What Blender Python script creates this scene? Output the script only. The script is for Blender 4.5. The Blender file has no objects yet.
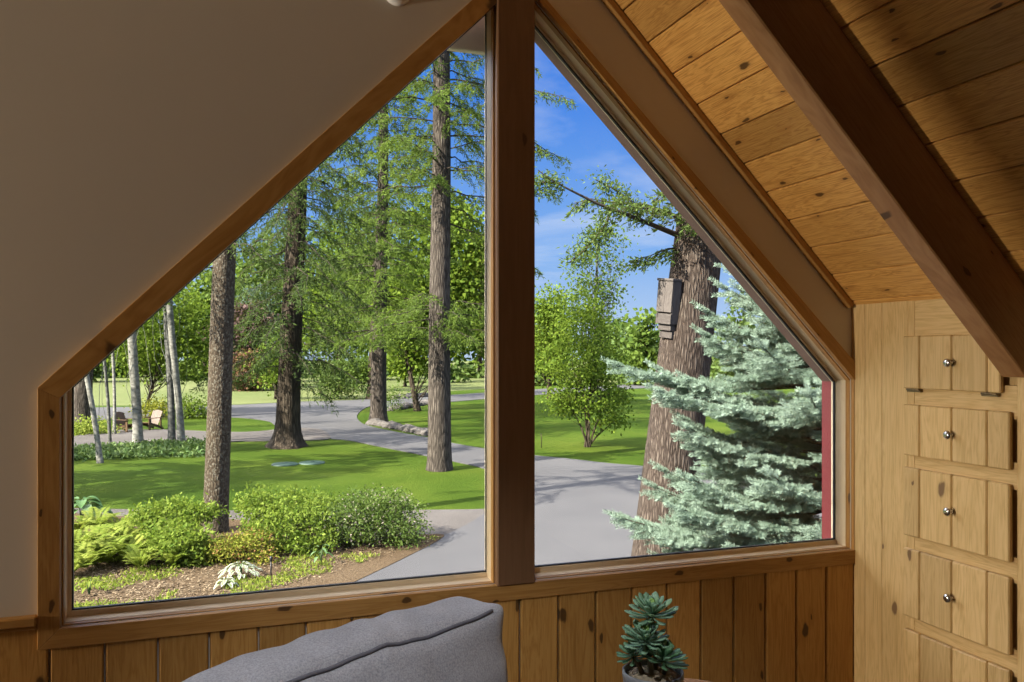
import bpy, bmesh, math, random
import numpy as np
from mathutils import Vector, Matrix
from mathutils.geometry import tessellate_polygon

random.seed(7)
RNG = np.random.default_rng(11)
sc = bpy.context.scene
COL = sc.collection

# ------------------------------------------------------------------ view geometry (metres; window wall is y = 0, room is y < 0)
YAW = math.radians(19.15)
CS, SN = math.cos(YAW), math.sin(YAW)
FPX, PX0, PY0 = 812.0, 512.0, 352.0
CAM = Vector((0.0, -2.7, 1.47))
GZ = -2.13                      # outdoor ground level


def at(px, py, d):
    """point seen at pixel (px, py) at depth d in front of the camera"""
    t = (px - PX0) / FPX
    v = (PY0 - py) / FPX
    return Vector((d * (SN + t * CS), CAM.y + d * (CS - t * SN), CAM.z + v * d))


def dep(py, z=GZ):
    return (CAM.z - z) * FPX / (py - PY0)


def gp(px, py, z=GZ):
    return at(px, py, dep(py, z))


def mpp(d):
    return d / FPX


# ------------------------------------------------------------------ materials
def new_mat(name):
    m = bpy.data.materials.new(name)
    m.use_nodes = True
    nt = m.node_tree
    for n in list(nt.nodes):
        nt.nodes.remove(n)
    out = nt.nodes.new('ShaderNodeOutputMaterial')
    return m, nt, out


def N(nt, kind, **kw):
    n = nt.nodes.new(kind)
    for k, v in kw.items():
        if k in n.inputs.keys():
            n.inputs[k].default_value = v
        else:
            setattr(n, k, v)
    return n


def L(nt, a, b):
    nt.links.new(a, b)


def ramp(nt, fac, stops):
    r = nt.nodes.new('ShaderNodeValToRGB')
    el = r.color_ramp.elements
    while len(el) < len(stops):
        el.new(0.5)
    for e, (p, c) in zip(el, stops):
        e.position = p
        e.color = (c[0], c[1], c[2], 1)
    L(nt, fac, r.inputs['Fac'])
    return r.outputs['Color']


def mathn(nt, op, a, b=None, clamp=False):
    m = nt.nodes.new('ShaderNodeMath')
    m.operation = op
    m.use_clamp = clamp
    for i, x in enumerate((a, b)):
        if x is None:
            continue
        if isinstance(x, (int, float)):
            m.inputs[i].default_value = x
        else:
            L(nt, x, m.inputs[i])
    return m.outputs[0]


def mixc(nt, fac, a, b, blend='MIX'):
    m = nt.nodes.new('ShaderNodeMix')
    m.data_type = 'RGBA'
    m.blend_type = blend
    if isinstance(fac, (int, float)):
        m.inputs[0].default_value = fac
    else:
        L(nt, fac, m.inputs[0])
    for i, x in ((6, a), (7, b)):
        if isinstance(x, tuple):
            m.inputs[i].default_value = (x[0], x[1], x[2], 1)
        else:
            L(nt, x, m.inputs[i])
    return m.outputs[2]


def attr(nt, name):
    a = nt.nodes.new('ShaderNodeAttribute')
    a.attribute_name = name
    return a.outputs['Fac']


def srgb(r, g, b):
    def f(c):
        c /= 255.0
        return c / 12.92 if c <= 0.04045 else ((c + 0.055) / 1.055) ** 2.4
    return (f(r), f(g), f(b))


def wood(name, light, mid, dark, knot=(0.05, 0.022, 0.008), rough=0.45, knots=0.55, var=0.35, grain=1.0, gloss=0.35):
    m, nt, out = new_mat(name)
    uv = nt.nodes.new('ShaderNodeUVMap')
    mp = N(nt, 'ShaderNodeMapping')
    mp.inputs['Scale'].default_value = (1.1, 13.0, 1.0)
    L(nt, uv.outputs[0], mp.inputs[0])
    n1 = N(nt, 'ShaderNodeTexNoise', Scale=1.6, Detail=4.0, Roughness=0.55, Distortion=0.6)
    L(nt, mp.outputs[0], n1.inputs['Vector'])
    # cathedral figure: bands of a slow noise
    bands = mathn(nt, 'FRACT', mathn(nt, 'MULTIPLY', n1.outputs['Fac'], 9.0 * grain))
    tri = mathn(nt, 'ABSOLUTE', mathn(nt, 'SUBTRACT', mathn(nt, 'MULTIPLY', bands, 2.0), 1.0))
    mp2 = N(nt, 'ShaderNodeMapping')
    mp2.inputs['Scale'].default_value = (3.0, 160.0, 1.0)
    L(nt, uv.outputs[0], mp2.inputs[0])
    n2 = N(nt, 'ShaderNodeTexNoise', Scale=1.0, Detail=3.0, Roughness=0.6)
    L(nt, mp2.outputs[0], n2.inputs['Vector'])
    f = mathn(nt, 'ADD', mathn(nt, 'MULTIPLY', tri, 0.35), mathn(nt, 'MULTIPLY', n2.outputs['Fac'], 0.65), True)
    base = ramp(nt, f, [(0.18, light), (0.5, mid), (0.85, dark)])
    # board to board variation
    tint = attr(nt, 'tint')
    vv = mathn(nt, 'ADD', mathn(nt, 'MULTIPLY', tint, var), 1.0 - var * 0.55)
    comb = nt.nodes.new('ShaderNodeCombineColor')
    for i in range(3):
        L(nt, vv, comb.inputs[i])
    base = mixc(nt, 1.0, base, comb.outputs[0], 'MULTIPLY')
    # knots
    mp3 = N(nt, 'ShaderNodeMapping')
    mp3.inputs['Scale'].default_value = (4.0, 8.2, 1.0)
    L(nt, uv.outputs[0], mp3.inputs[0])
    nd = N(nt, 'ShaderNodeTexNoise', Scale=6.0, Detail=1.0)
    L(nt, mp3.outputs[0], nd.inputs['Vector'])
    vm = nt.nodes.new('ShaderNodeVectorMath')
    vm.operation = 'MULTIPLY_ADD'
    L(nt, nd.outputs['Color'], vm.inputs[0])
    vm.inputs[1].default_value = (0.14, 0.14, 0)
    L(nt, mp3.outputs[0], vm.inputs[2])
    vo = N(nt, 'ShaderNodeTexVoronoi', Scale=1.0)
    vo.voronoi_dimensions = '2D'
    L(nt, vm.outputs[0], vo.inputs['Vector'])
    sep = nt.nodes.new('ShaderNodeSeparateColor')
    L(nt, vo.outputs['Color'], sep.inputs[0])
    on = mathn(nt, 'LESS_THAN', sep.outputs[0], knots)
    size = mathn(nt, 'ADD', mathn(nt, 'MULTIPLY', mathn(nt, 'POWER', sep.outputs[1], 1.5), 0.066), 0.018)
    core = nt.nodes.new('ShaderNodeMapRange')
    core.interpolation_type = 'SMOOTHSTEP'
    L(nt, vo.outputs['Distance'], core.inputs[0])
    L(nt, size, core.inputs[1])
    L(nt, mathn(nt, 'MULTIPLY', size, 1.7), core.inputs[2])
    core.inputs[3].default_value = 1.0
    core.inputs[4].default_value = 0.0
    kf = mathn(nt, 'MULTIPLY', core.outputs[0], on)
    halo = nt.nodes.new('ShaderNodeMapRange')
    halo.interpolation_type = 'SMOOTHSTEP'
    L(nt, vo.outputs['Distance'], halo.inputs[0])
    halo.inputs[1].default_value = 0.03
    halo.inputs[2].default_value = 0.26
    halo.inputs[3].default_value = 0.45
    halo.inputs[4].default_value = 0.0
    base = mixc(nt, mathn(nt, 'MULTIPLY', halo.outputs[0], on), base, dark)
    base = mixc(nt, mathn(nt, 'MULTIPLY', kf, 0.85), base, knot)
    p = N(nt, 'ShaderNodeBsdfPrincipled', Roughness=rough)
    p.inputs['Specular IOR Level'].default_value = gloss
    L(nt, base, p.inputs['Base Color'])
    bp = N(nt, 'ShaderNodeBump', Strength=0.12, Distance=0.002)
    L(nt, f, bp.inputs['Height'])
    L(nt, bp.outputs[0], p.inputs['Normal'])
    L(nt, p.outputs[0], out.inputs[0])
    return m


def plain(name, c, rough=0.6, metal=0.0, noise=0.0, nscale=20.0, bump=0.0, c2=None, spec=0.4, coords='Object'):
    m, nt, out = new_mat(name)
    p = N(nt, 'ShaderNodeBsdfPrincipled', Roughness=rough, Metallic=metal)
    p.inputs['Specular IOR Level'].default_value = spec
    tc = nt.nodes.new('ShaderNodeTexCoord')
    n = N(nt, 'ShaderNodeTexNoise', Scale=nscale, Detail=5.0, Roughness=0.6)
    L(nt, tc.outputs[coords], n.inputs['Vector'])
    c2 = c2 or tuple(x * (1 - noise) for x in c)
    L(nt, ramp(nt, n.outputs['Fac'], [(0.3, c2), (0.7, c)]), p.inputs['Base Color'])
    if bump:
        b = N(nt, 'ShaderNodeBump', Strength=1.0, Distance=bump)
        L(nt, n.outputs['Fac'], b.inputs['Height'])
        L(nt, b.outputs[0], p.inputs['Normal'])
    L(nt, p.outputs[0], out.inputs[0])
    return m


OUT = 0.24


LEAF = 0.355


def dim(c, k=None):
    return tuple(x * (k or OUT) for x in c)


def leafmat(name, c1, c2, trans=0.35, rough=0.65, spec=0.08, c3=None, k=LEAF, split=0.6):
    """two- or three-tone foliage, each leaf picks a tone from its own value"""
    c1, c2, c3 = dim(c1, k), dim(c2, k), (dim(c3, k) if c3 else None)
    m, nt, out = new_mat(name)
    stops = [(0.1, c1), (0.9, c2)] if c3 is None else [(0.05, c1), (split, c2), (split + .2 * (1.6 - split), c3)]
    col = ramp(nt, attr(nt, 'tint'), stops)
    p = N(nt, 'ShaderNodeBsdfPrincipled', Roughness=rough)
    p.inputs['Specular IOR Level'].default_value = spec
    L(nt, col, p.inputs['Base Color'])
    tr = nt.nodes.new('ShaderNodeBsdfTranslucent')
    L(nt, mixc(nt, 0.35, col, dim((0.34, 0.48, 0.03), k)), tr.inputs['Color'])
    mx = nt.nodes.new('ShaderNodeMixShader')
    mx.inputs[0].default_value = trans
    L(nt, p.outputs[0], mx.inputs[1])
    L(nt, tr.outputs[0], mx.inputs[2])
    L(nt, mx.outputs[0], out.inputs[0])
    return m


def barkmat(name, dark, mid, light, sx=9.0, sz=1.6, bump=0.03, speckle=None):
    dark, mid, light = dim(dark), dim(mid), dim(light)
    speckle = dim(speckle) if speckle else None
    m, nt, out = new_mat(name)
    tc = nt.nodes.new('ShaderNodeTexCoord')
    mp = N(nt, 'ShaderNodeMapping')
    mp.inputs['Scale'].default_value = (sx, sx, sz)
    L(nt, tc.outputs['Object'], mp.inputs[0])
    n = N(nt, 'ShaderNodeTexNoise', Scale=1.0, Detail=6.0, Roughness=0.65, Distortion=0.4)
    L(nt, mp.outputs[0], n.inputs['Vector'])
    v = N(nt, 'ShaderNodeTexVoronoi', Scale=1.3, feature='DISTANCE_TO_EDGE')
    L(nt, mp.outputs[0], v.inputs['Vector'])
    h = mathn(nt, 'ADD', mathn(nt, 'MULTIPLY', mathn(nt, 'MINIMUM', mathn(nt, 'MULTIPLY', v.outputs['Distance'], 3.0), 1.0), 0.45),
              mathn(nt, 'MULTIPLY', n.outputs['Fac'], 0.75))
    col = ramp(nt, h, [(0.25, dark), (0.55, mid), (0.9, light)])
    if speckle:
        s = N(nt, 'ShaderNodeTexNoise', Scale=26.0, Detail=2.0)
        L(nt, tc.outputs['Object'], s.inputs['Vector'])
        k = nt.nodes.new('ShaderNodeMapRange')
        L(nt, s.outputs['Fac'], k.inputs[0])
        k.inputs[1].default_value = 0.52
        k.inputs[2].default_value = 0.66
        col = mixc(nt, mathn(nt, 'MULTIPLY', k.outputs[0], 0.75), col, speckle)
    p = N(nt, 'ShaderNodeBsdfPrincipled', Roughness=0.9)
    p.inputs['Specular IOR Level'].default_value = 0.1
    L(nt, col, p.inputs['Base Color'])
    b = N(nt, 'ShaderNodeBump', Strength=1.0, Distance=bump)
    L(nt, h, b.inputs['Height'])
    L(nt, b.outputs[0], p.inputs['Normal'])
    L(nt, p.outputs[0], out.inputs[0])
    return m


def groundmat(name, stops, scale=0.35, fine=9.0, mixf=0.5, bump=0.02, rough=0.95, coarse_detail=3.0):
    stops = [(q_, dim(c_)) for q_, c_ in stops]
    m, nt, out = new_mat(name)
    tc = nt.nodes.new('ShaderNodeTexCoord')
    a = N(nt, 'ShaderNodeTexNoise', Scale=scale, Detail=coarse_detail, Roughness=0.55)
    b = N(nt, 'ShaderNodeTexNoise', Scale=fine, Detail=6.0, Roughness=0.7)
    L(nt, tc.outputs['Object'], a.inputs['Vector'])
    L(nt, tc.outputs['Object'], b.inputs['Vector'])
    f = mathn(nt, 'ADD', mathn(nt, 'MULTIPLY', a.outputs['Fac'], 1 - mixf), mathn(nt, 'MULTIPLY', b.outputs['Fac'], mixf))
    p = N(nt, 'ShaderNodeBsdfPrincipled', Roughness=rough)
    p.inputs['Specular IOR Level'].default_value = 0.04
    L(nt, ramp(nt, f, stops), p.inputs['Base Color'])
    bp = N(nt, 'ShaderNodeBump', Strength=1.0, Distance=bump)
    L(nt, b.outputs['Fac'], bp.inputs['Height'])
    L(nt, bp.outputs[0], p.inputs['Normal'])
    L(nt, p.outputs[0], out.inputs[0])
    return m


M = {}
M['pine'] = wood('honey_pine', (0.50, 0.285, 0.085), (0.44, 0.232, 0.062), (0.32, 0.15, 0.034), var=0.42, knots=0.6)
M['ceiling'] = wood('ceiling_pine', (0.70, 0.41, 0.13), (0.59, 0.315, 0.086), (0.33, 0.14, 0.032), var=0.5, knots=0.5, grain=1.4)
M['casing'] = wood('casing_pine', (0.50, 0.275, 0.085), (0.43, 0.225, 0.063), (0.33, 0.155, 0.038), var=0.2, knots=0.55)
M['post'] = wood('post_fir', (0.20, 0.108, 0.056), (0.18, 0.094, 0.047), (0.155, 0.083, 0.04), var=0.1, knots=0.05, grain=0.5)
M['sash'] = wood('pale_sash_pine', (0.80, 0.66, 0.46), (0.77, 0.62, 0.42), (0.70, 0.54, 0.34), var=0.1, knots=0.0)
M['cabinet'] = wood('pale_knotty_pine', (0.72, 0.52, 0.265), (0.65, 0.46, 0.215), (0.50, 0.33, 0.135), var=0.22, knots=0.2, knot=(0.16, 0.09, 0.05))
M['beam'] = wood('stained_beam', (0.36, 0.20, 0.09), (0.31, 0.16, 0.068), (0.24, 0.11, 0.042), var=0.1, knots=0.4)
M['drywall'] = plain('warm_white_drywall', (0.62, 0.565, 0.50), 0.85, noise=0.02, nscale=3.0, spec=0.2)
M['ceil_white'] = plain('ceiling_drywall', (0.62, 0.55, 0.47), 0.9, noise=0.02, spec=0.1)
M['carpet'] = plain('grey_beige_carpet', (0.22, 0.18, 0.145), 0.95, noise=0.3, nscale=120, bump=0.004)
M['gasket'] = plain('black_glazing_gasket', (0.03, 0.028, 0.03), 0.5)
M['ext_red'] = plain('red_painted_casing', dim(srgb(165, 60, 64), .5), 0.55, noise=0.15, nscale=6)
M['ext_red_shaded'] = plain('shaded_red_casing', dim(srgb(150, 116, 106), .75), 0.6, noise=0.12, nscale=6)  # sloping edge of the red casing, its shade put into the colour
M['cream'] = plain('cream_painted_board', srgb(232, 220, 196), 0.6, noise=0.05)
M['siding'] = plain('brown_house_siding', srgb(120, 90, 70), 0.8, noise=0.2, nscale=5)
M['chrome'] = plain('brushed_chrome', (0.62, 0.61, 0.63), 0.22, metal=1.0, noise=0.1)
M['hinge'] = plain('antique_hinge_metal', (0.26, 0.2, 0.12), 0.4, metal=1.0, noise=0.3)
M['white_plastic'] = plain('white_plastic', (0.8, 0.8, 0.8), 0.4)
M['soil'] = plain('potting_gravel', (0.42, 0.33, 0.22), 0.95, noise=0.6, nscale=70, bump=0.01)
M['pot'] = plain('grey_glazed_ceramic', (0.20, 0.205, 0.215), 0.38, noise=0.08, nscale=14)
M['table'] = wood('walnut_table', (0.40, 0.20, 0.085), (0.34, 0.16, 0.065), (0.25, 0.11, 0.04), var=0.1, knots=0.0)
M['metal_dark'] = plain('dark_metal', (0.03, 0.03, 0.032), 0.45, metal=0.6)
M['stem'] = plain('succulent_stem', (0.16, 0.14, 0.08), 0.8, noise=0.3, nscale=60)

# fabric with a woven bump
m, nt, out = new_mat('grey_woven_fabric')
tc = nt.nodes.new('ShaderNodeTexCoord')
n = N(nt, 'ShaderNodeTexNoise', Scale=260.0, Detail=3.0, Roughness=0.7)
L(nt, tc.outputs['Object'], n.inputs['Vector'])
n2 = N(nt, 'ShaderNodeTexNoise', Scale=9.0, Detail=4.0)
L(nt, tc.outputs['Object'], n2.inputs['Vector'])
f = mathn(nt, 'ADD', mathn(nt, 'MULTIPLY', n.outputs['Fac'], 0.8), mathn(nt, 'MULTIPLY', n2.outputs['Fac'], 0.2))
p = N(nt, 'ShaderNodeBsdfPrincipled', Roughness=0.9)
p.inputs['Specular IOR Level'].default_value = 0.15
p.inputs['Sheen Weight'].default_value = 0.25
L(nt, ramp(nt, f, [(0.3, srgb(128, 127, 134)), (0.7, srgb(188, 187, 194))]), p.inputs['Base Color'])
b = N(nt, 'ShaderNodeBump', Strength=0.7, Distance=0.002)
L(nt, n.outputs['Fac'], b.inputs['Height'])
L(nt, b.outputs[0], p.inputs['Normal'])
L(nt, p.outputs[0], out.inputs[0])
M['fabric'] = m
M['piping'] = plain('dark_grey_piping', srgb(104, 103, 112), 0.9, noise=0.2, nscale=150)

# window glass: clear sheet with a weak mirror reflection
m, nt, out = new_mat('window_glass')
tr = nt.nodes.new('ShaderNodeBsdfTransparent')
tr.inputs[0].default_value = (0.985, 0.99, 0.985, 1)
gl = N(nt, 'ShaderNodeBsdfGlossy', Roughness=0.0)
fr = N(nt, 'ShaderNodeFresnel', IOR=1.25)
mx = nt.nodes.new('ShaderNodeMixShader')
L(nt, fr.outputs[0], mx.inputs[0])
L(nt, tr.outputs[0], mx.inputs[1])
L(nt, gl.outputs[0], mx.inputs[2])
L(nt, mx.outputs[0], out.inputs[0])
M['glass'] = m

M['lawn'] = groundmat('lawn_grass', [(0.34, (0.075, 0.16, 0.014)), (0.5, (0.15, 0.255, 0.026)), (0.64, (0.28, 0.37, 0.05))], scale=0.3, fine=16.0, mixf=0.55, bump=0.05)
M['meadow'] = groundmat('pale_meadow_grass', [(0.3, (0.29, 0.37, 0.12)), (0.7, (0.47, 0.51, 0.22))], scale=0.08, fine=6.0, mixf=0.4, bump=0.05)  # paler, yellower grass than the lawn
M['asphalt'] = groundmat('grey_asphalt', [(0.3, (0.235, 0.232, 0.245)), (0.52, (0.295, 0.29, 0.30)), (0.75, (0.365, 0.355, 0.362))], scale=0.35, fine=45.0, mixf=0.45, bump=0.004)
M['gravel'] = groundmat('pinkish_gravel', [(0.35, (0.20, 0.175, 0.165)), (0.65, (0.47, 0.43, 0.40))], scale=0.6, fine=30.0, mixf=0.7, bump=0.02)
M['mulch'] = groundmat('bark_mulch', [(0.3, (0.16, 0.105, 0.06)), (0.5, (0.34, 0.235, 0.14)), (0.72, (0.56, 0.42, 0.27))], scale=0.8, fine=20.0, mixf=0.65, bump=0.04)
M['rock'] = plain('edging_rock', dim((0.42, 0.37, 0.33)), 0.9, noise=0.55, nscale=6, bump=0.03)
M['lid'] = plain('green_plastic_lid', dim(srgb(92, 132, 112)), 0.6, noise=0.15, nscale=4)
M['bench'] = wood('garden_chair_wood', dim(srgb(205, 166, 128), .14), dim(srgb(190, 148, 110), .14), dim(srgb(160, 118, 84), .14), knots=0.1)
M['grey_wood'] = wood('weathered_grey_wood', dim(srgb(178, 168, 160)), dim(srgb(156, 146, 140)), dim(srgb(118, 108, 104)), knots=0.12, knot=srgb(80, 70, 65), rough=0.85, gloss=0.1)
M['bark_fir'] = barkmat('furrowed_fir_bark', srgb(72, 62, 56), srgb(128, 112, 101), srgb(176, 160, 146), sx=22, sz=4.0, bump=0.035)
M['bark_grey'] = barkmat('grey_larch_bark', srgb(70, 63, 57), srgb(128, 117, 107), srgb(180, 167, 153), sx=13, sz=1.8, bump=0.04)
M['bark_speck'] = barkmat('speckled_bark', srgb(84, 72, 58), srgb(124, 108, 90), srgb(158, 142, 120), sx=14, sz=6, bump=0.02, speckle=srgb(196, 190, 170))
M['bark_dark'] = barkmat('dark_bark', srgb(68, 58, 49), srgb(112, 99, 84), srgb(156, 141, 122), sx=8, sz=1.4, bump=0.04)
M['bark_aspen'] = barkmat('aspen_bark', srgb(140, 138, 128), srgb(222, 219, 206), srgb(246, 243, 232), sx=3, sz=5, bump=0.006)
M['bark_aspen_dark'] = barkmat('grey_aspen_bark', srgb(104, 104, 98), srgb(166, 166, 158), srgb(204, 203, 194), sx=3, sz=5, bump=0.006)
M['twig'] = plain('twig_bark', dim(srgb(104, 88, 72)), 0.9, noise=0.3, nscale=10)

M['lf_larch'] = leafmat('larch_needles', (0.15, 0.26, 0.05), (0.38, 0.55, 0.10), 0.45)
M['lf_fir'] = leafmat('fir_needles', (0.10, 0.18, 0.045), (0.32, 0.46, 0.12), 0.4)
M['lf_dark'] = leafmat('dark_fir_needles', (0.075, 0.14, 0.045), (0.24, 0.36, 0.10), 0.38)
M['lf_bright'] = leafmat('bright_leaves', (0.16, 0.30, 0.035), (0.46, 0.64, 0.08), 0.48)
M['lf_mid'] = leafmat('green_leaves', (0.13, 0.25, 0.04), (0.36, 0.52, 0.10), 0.45)
M['lf_far'] = leafmat('distant_leaves', (0.14, 0.25, 0.07), (0.36, 0.52, 0.15), 0.42)
M['lf_purple'] = leafmat('purple_leaves', (0.13, 0.075, 0.075), (0.30, 0.19, 0.17), 0.25)
M['lf_red'] = leafmat('red_leaves', (0.17, 0.09, 0.06), (0.42, 0.20, 0.13), 0.25, c3=(0.30, 0.32, 0.11))
M['lf_yellow'] = leafmat('golden_leaves', (0.30, 0.36, 0.04), (0.66, 0.64, 0.08), 0.35)
M['lf_bed'] = leafmat('bed_leaves', (0.20, 0.36, 0.045), (0.56, 0.72, 0.12), 0.48)
M['lf_fern'] = leafmat('fern_leaves', (0.30, 0.46, 0.05), (0.74, 0.82, 0.16), 0.45)
M['lf_cover'] = leafmat('groundcover_leaves', (0.14, 0.28, 0.08), (0.38, 0.54, 0.20), 0.35)
M['lf_hosta'] = leafmat('hosta_leaves', (0.20, 0.40, 0.14), (0.48, 0.66, 0.30), 0.3, rough=0.35)
M['lf_varieg'] = leafmat('variegated_leaves', (0.30, 0.46, 0.16), (0.62, 0.68, 0.36), 0.25, c3=(0.85, 0.88, 0.74))
M['lf_spirea'] = leafmat('spirea_leaves', (0.30, 0.40, 0.05), (0.60, 0.62, 0.09), 0.35, c3=(0.62, 0.30, 0.14))
M['lf_flower'] = leafmat('shrub_with_blossom', (0.10, 0.20, 0.045), (0.28, 0.41, 0.09), 0.4, c3=(0.95, 0.76, 0.72), split=.74)
M['lf_spruce'] = leafmat('blue_spruce_needles', (0.30, 0.46, 0.33), (0.57, 0.75, 0.60), 0.25, rough=0.6)
M['lf_blue'] = leafmat('bluish_conifer', (0.12, 0.20, 0.15), (0.27, 0.38, 0.29), 0.2)
M['lf_succ'] = leafmat('succulent_leaves', (0.06, 0.18, 0.06), (0.27, 0.44, 0.30), 0.08, rough=0.4, spec=.3, c3=(0.32, 0.52, 0.16), k=1.0)
M['lf_chip'] = leafmat('fallen_chips', (0.16, 0.10, 0.055), (0.58, 0.44, 0.28), 0.05)


# ------------------------------------------------------------------ object helpers
def tag(o, label=None, cat=None, group=None, kind=None):
    if label:
        o['label'] = label
    if cat:
        o['category'] = cat
    if group:
        o['group'] = group
    if kind:
        o['kind'] = kind
    return o


def thing(name, label, cat, loc=(0, 0, 0), rz=0.0, group=None):
    o = bpy.data.objects.new(name, None)
    o.empty_display_size = 0.1
    COL.objects.link(o)
    o.location = loc
    o.rotation_euler = (0, 0, rz)
    return tag(o, label, cat, group)


def copy_tree(o, parent=None):
    c = o.copy()
    COL.objects.link(c)
    if parent is not None:
        c.parent = parent
    for ch in list(o.children):
        copy_tree(ch, c)
    return c


class MB:
    """collects shapes that become ONE mesh object"""

    def __init__(s):
        s.v, s.f, s.uv, s.t, s.mi, s.sm = [], [], [], [], [], []

    def add(s, verts, faces, g=(1, 0, 0), tint=None, mi=0, smooth=False):
        g = Vector(g).normalized()
        a = g.orthogonal().normalized()
        if abs(g.x) > 0.99:
            a = Vector((0, 1, 0))
        if abs(g.y) > 0.99:
            a = Vector((1, 0, 0))
        if abs(g.z) > 0.99:
            a = Vector((1, 0, 0))
        b = g.cross(a)
        ou, ov = random.uniform(0, 40), random.uniform(0, 40)
        k = len(s.v)
        t = random.random() if tint is None else tint
        verts = [Vector(q) for q in verts]
        s.v += verts
        for f in faces:
            s.f.append([k + i for i in f])
            s.uv.append([(verts[i].dot(g) + ou, verts[i].dot(a) + verts[i].dot(b) + ov) for i in f])
            s.t.append(t)
            s.mi.append(mi)
            s.sm.append(smooth)
        return s

    def box(s, lo, hi, g=(1, 0, 0), M4=None, **k):
        x0, y0, z0 = lo
        x1, y1, z1 = hi
        v = [Vector(q) for q in ((x0, y0, z0), (x1, y0, z0), (x1, y1, z0), (x0, y1, z0), (x0, y0, z1), (x1, y0, z1), (x1, y1, z1), (x0, y1, z1))]
        if M4 is not None:
            v = [M4 @ q for q in v]
            g = M4.to_3x3() @ Vector(g)
        return s.add(v, [(0, 3, 2, 1), (4, 5, 6, 7), (0, 1, 5, 4), (1, 2, 6, 5), (2, 3, 7, 6), (3, 0, 4, 7)], g, **k)

    def prism_xz(s, pts, y0, y1, g=(1, 0, 0), **k):
        """polygon in the xz plane (any order) between y0 and y1"""
        area = sum(pts[i][0] * pts[(i + 1) % len(pts)][1] - pts[(i + 1) % len(pts)][0] * pts[i][1] for i in range(len(pts)))
        if area < 0:
            pts = pts[::-1]
        n = len(pts)
        v = [(x, y0, z) for x, z in pts] + [(x, y1, z) for x, z in pts]
        f = [tuple(range(n)), tuple(range(2 * n - 1, n - 1, -1))]
        f += [(i, i + n, (i + 1) % n + n, (i + 1) % n) for i in range(n)]
        return s.add(v, f, g, **k)

    def tube(s, path, rad, n=8, cap=True, g=None, **k):
        path = [Vector(q) for q in path]
        if not isinstance(rad, (list, tuple)):
            rad = [rad] * len(path)
        v, f = [], []
        up = None
        for i, q in enumerate(path):
            d = (path[min(i + 1, len(path) - 1)] - path[max(i - 1, 0)]).normalized()
            if up is None:
                up = d.orthogonal().normalized()
            up = (up - d * up.dot(d)).normalized()
            sd = d.cross(up)
            for j in range(n):
                an = 2 * math.pi * j / n
                v.append(q + (up * math.cos(an) + sd * math.sin(an)) * rad[i])
        for i in range(len(path) - 1):
            for j in range(n):
                a, b = i * n + j, i * n + (j + 1) % n
                f.append((a, b, b + n, a + n))
        if cap:
            f.append(tuple(range(n - 1, -1, -1)))
            f.append(tuple((len(path) - 1) * n + j for j in range(n)))
        k.setdefault('smooth', True)
        return s.add(v, f, g or (path[-1] - path[0]), **k)

    def lathe(s, prof, n=32, M4=None, **k):
        """profile of (r, z)"""
        v, f = [], []
        for r, z in prof:
            for j in range(n):
                an = 2 * math.pi * j / n
                v.append(Vector((r * math.cos(an), r * math.sin(an), z)))
        if M4 is not None:
            v = [M4 @ q for q in v]
        for i in range(len(prof) - 1):
            for j in range(n):
                a, b = i * n + j, i * n + (j + 1) % n
                f.append((a, b, b + n, a + n))
        f.append(tuple(range(n - 1, -1, -1)))
        f.append(tuple((len(prof) - 1) * n + j for j in range(n)))
        k.setdefault('smooth', True)
        return s.add(v, f, (0, 0, 1), **k)

    def build(s, name, mat, parent=None, bevel=0.0, seg=1):
        me = bpy.data.meshes.new(name)
        me.from_pydata([tuple(q) for q in s.v], [], s.f)
        uv = me.uv_layers.new(name='UVMap')
        flat = [c for fuv in s.uv for q in fuv for c in q]
        uv.data.foreach_set('uv', flat)
        at_ = me.attributes.new('tint', 'FLOAT', 'FACE')
        at_.data.foreach_set('value', s.t)
        for mm in (mat if isinstance(mat, (list, tuple)) else [mat]):
            me.materials.append(mm)
        me.polygons.foreach_set('material_index', s.mi)
        me.polygons.foreach_set('use_smooth', s.sm)
        me.update()
        o = bpy.data.objects.new(name, me)
        COL.objects.link(o)
        if parent is not None:
            o.parent = parent
        if bevel:
            md = o.modifiers.new('bevel', 'BEVEL')
            md.width = bevel
            md.segments = seg
            md.limit_method = 'ANGLE'
            md.angle_limit = math.radians(40)
        return o


def np_obj(name, V, F, mat, parent=None, tint=None, smooth=False):
    """quads from arrays"""
    me = bpy.data.meshes.new(name)
    V = np.asarray(V, dtype=np.float32)
    F = np.asarray(F, dtype=np.int32)
    me.vertices.add(len(V))
    me.vertices.foreach_set('co', V.ravel())
    me.loops.add(F.size)
    me.loops.foreach_set('vertex_index', F.ravel())
    me.polygons.add(len(F))
    me.polygons.foreach_set('loop_start', np.arange(0, F.size, F.shape[1], dtype=np.int32))
    me.polygons.foreach_set('use_smooth', np.full(len(F), smooth))
    me.materials.append(mat)
    if tint is not None:
        a = me.attributes.new('tint', 'FLOAT', 'FACE')
        a.data.foreach_set('value', np.asarray(tint, dtype=np.float32))
    me.update(calc_edges=True)
    me.validate()
    o = bpy.data.objects.new(name, me)
    COL.objects.link(o)
    if parent is not None:
        o.parent = parent
    return o


def unit(a):
    return a / np.maximum(np.linalg.norm(a, axis=-1, keepdims=True), 1e-9)


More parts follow.
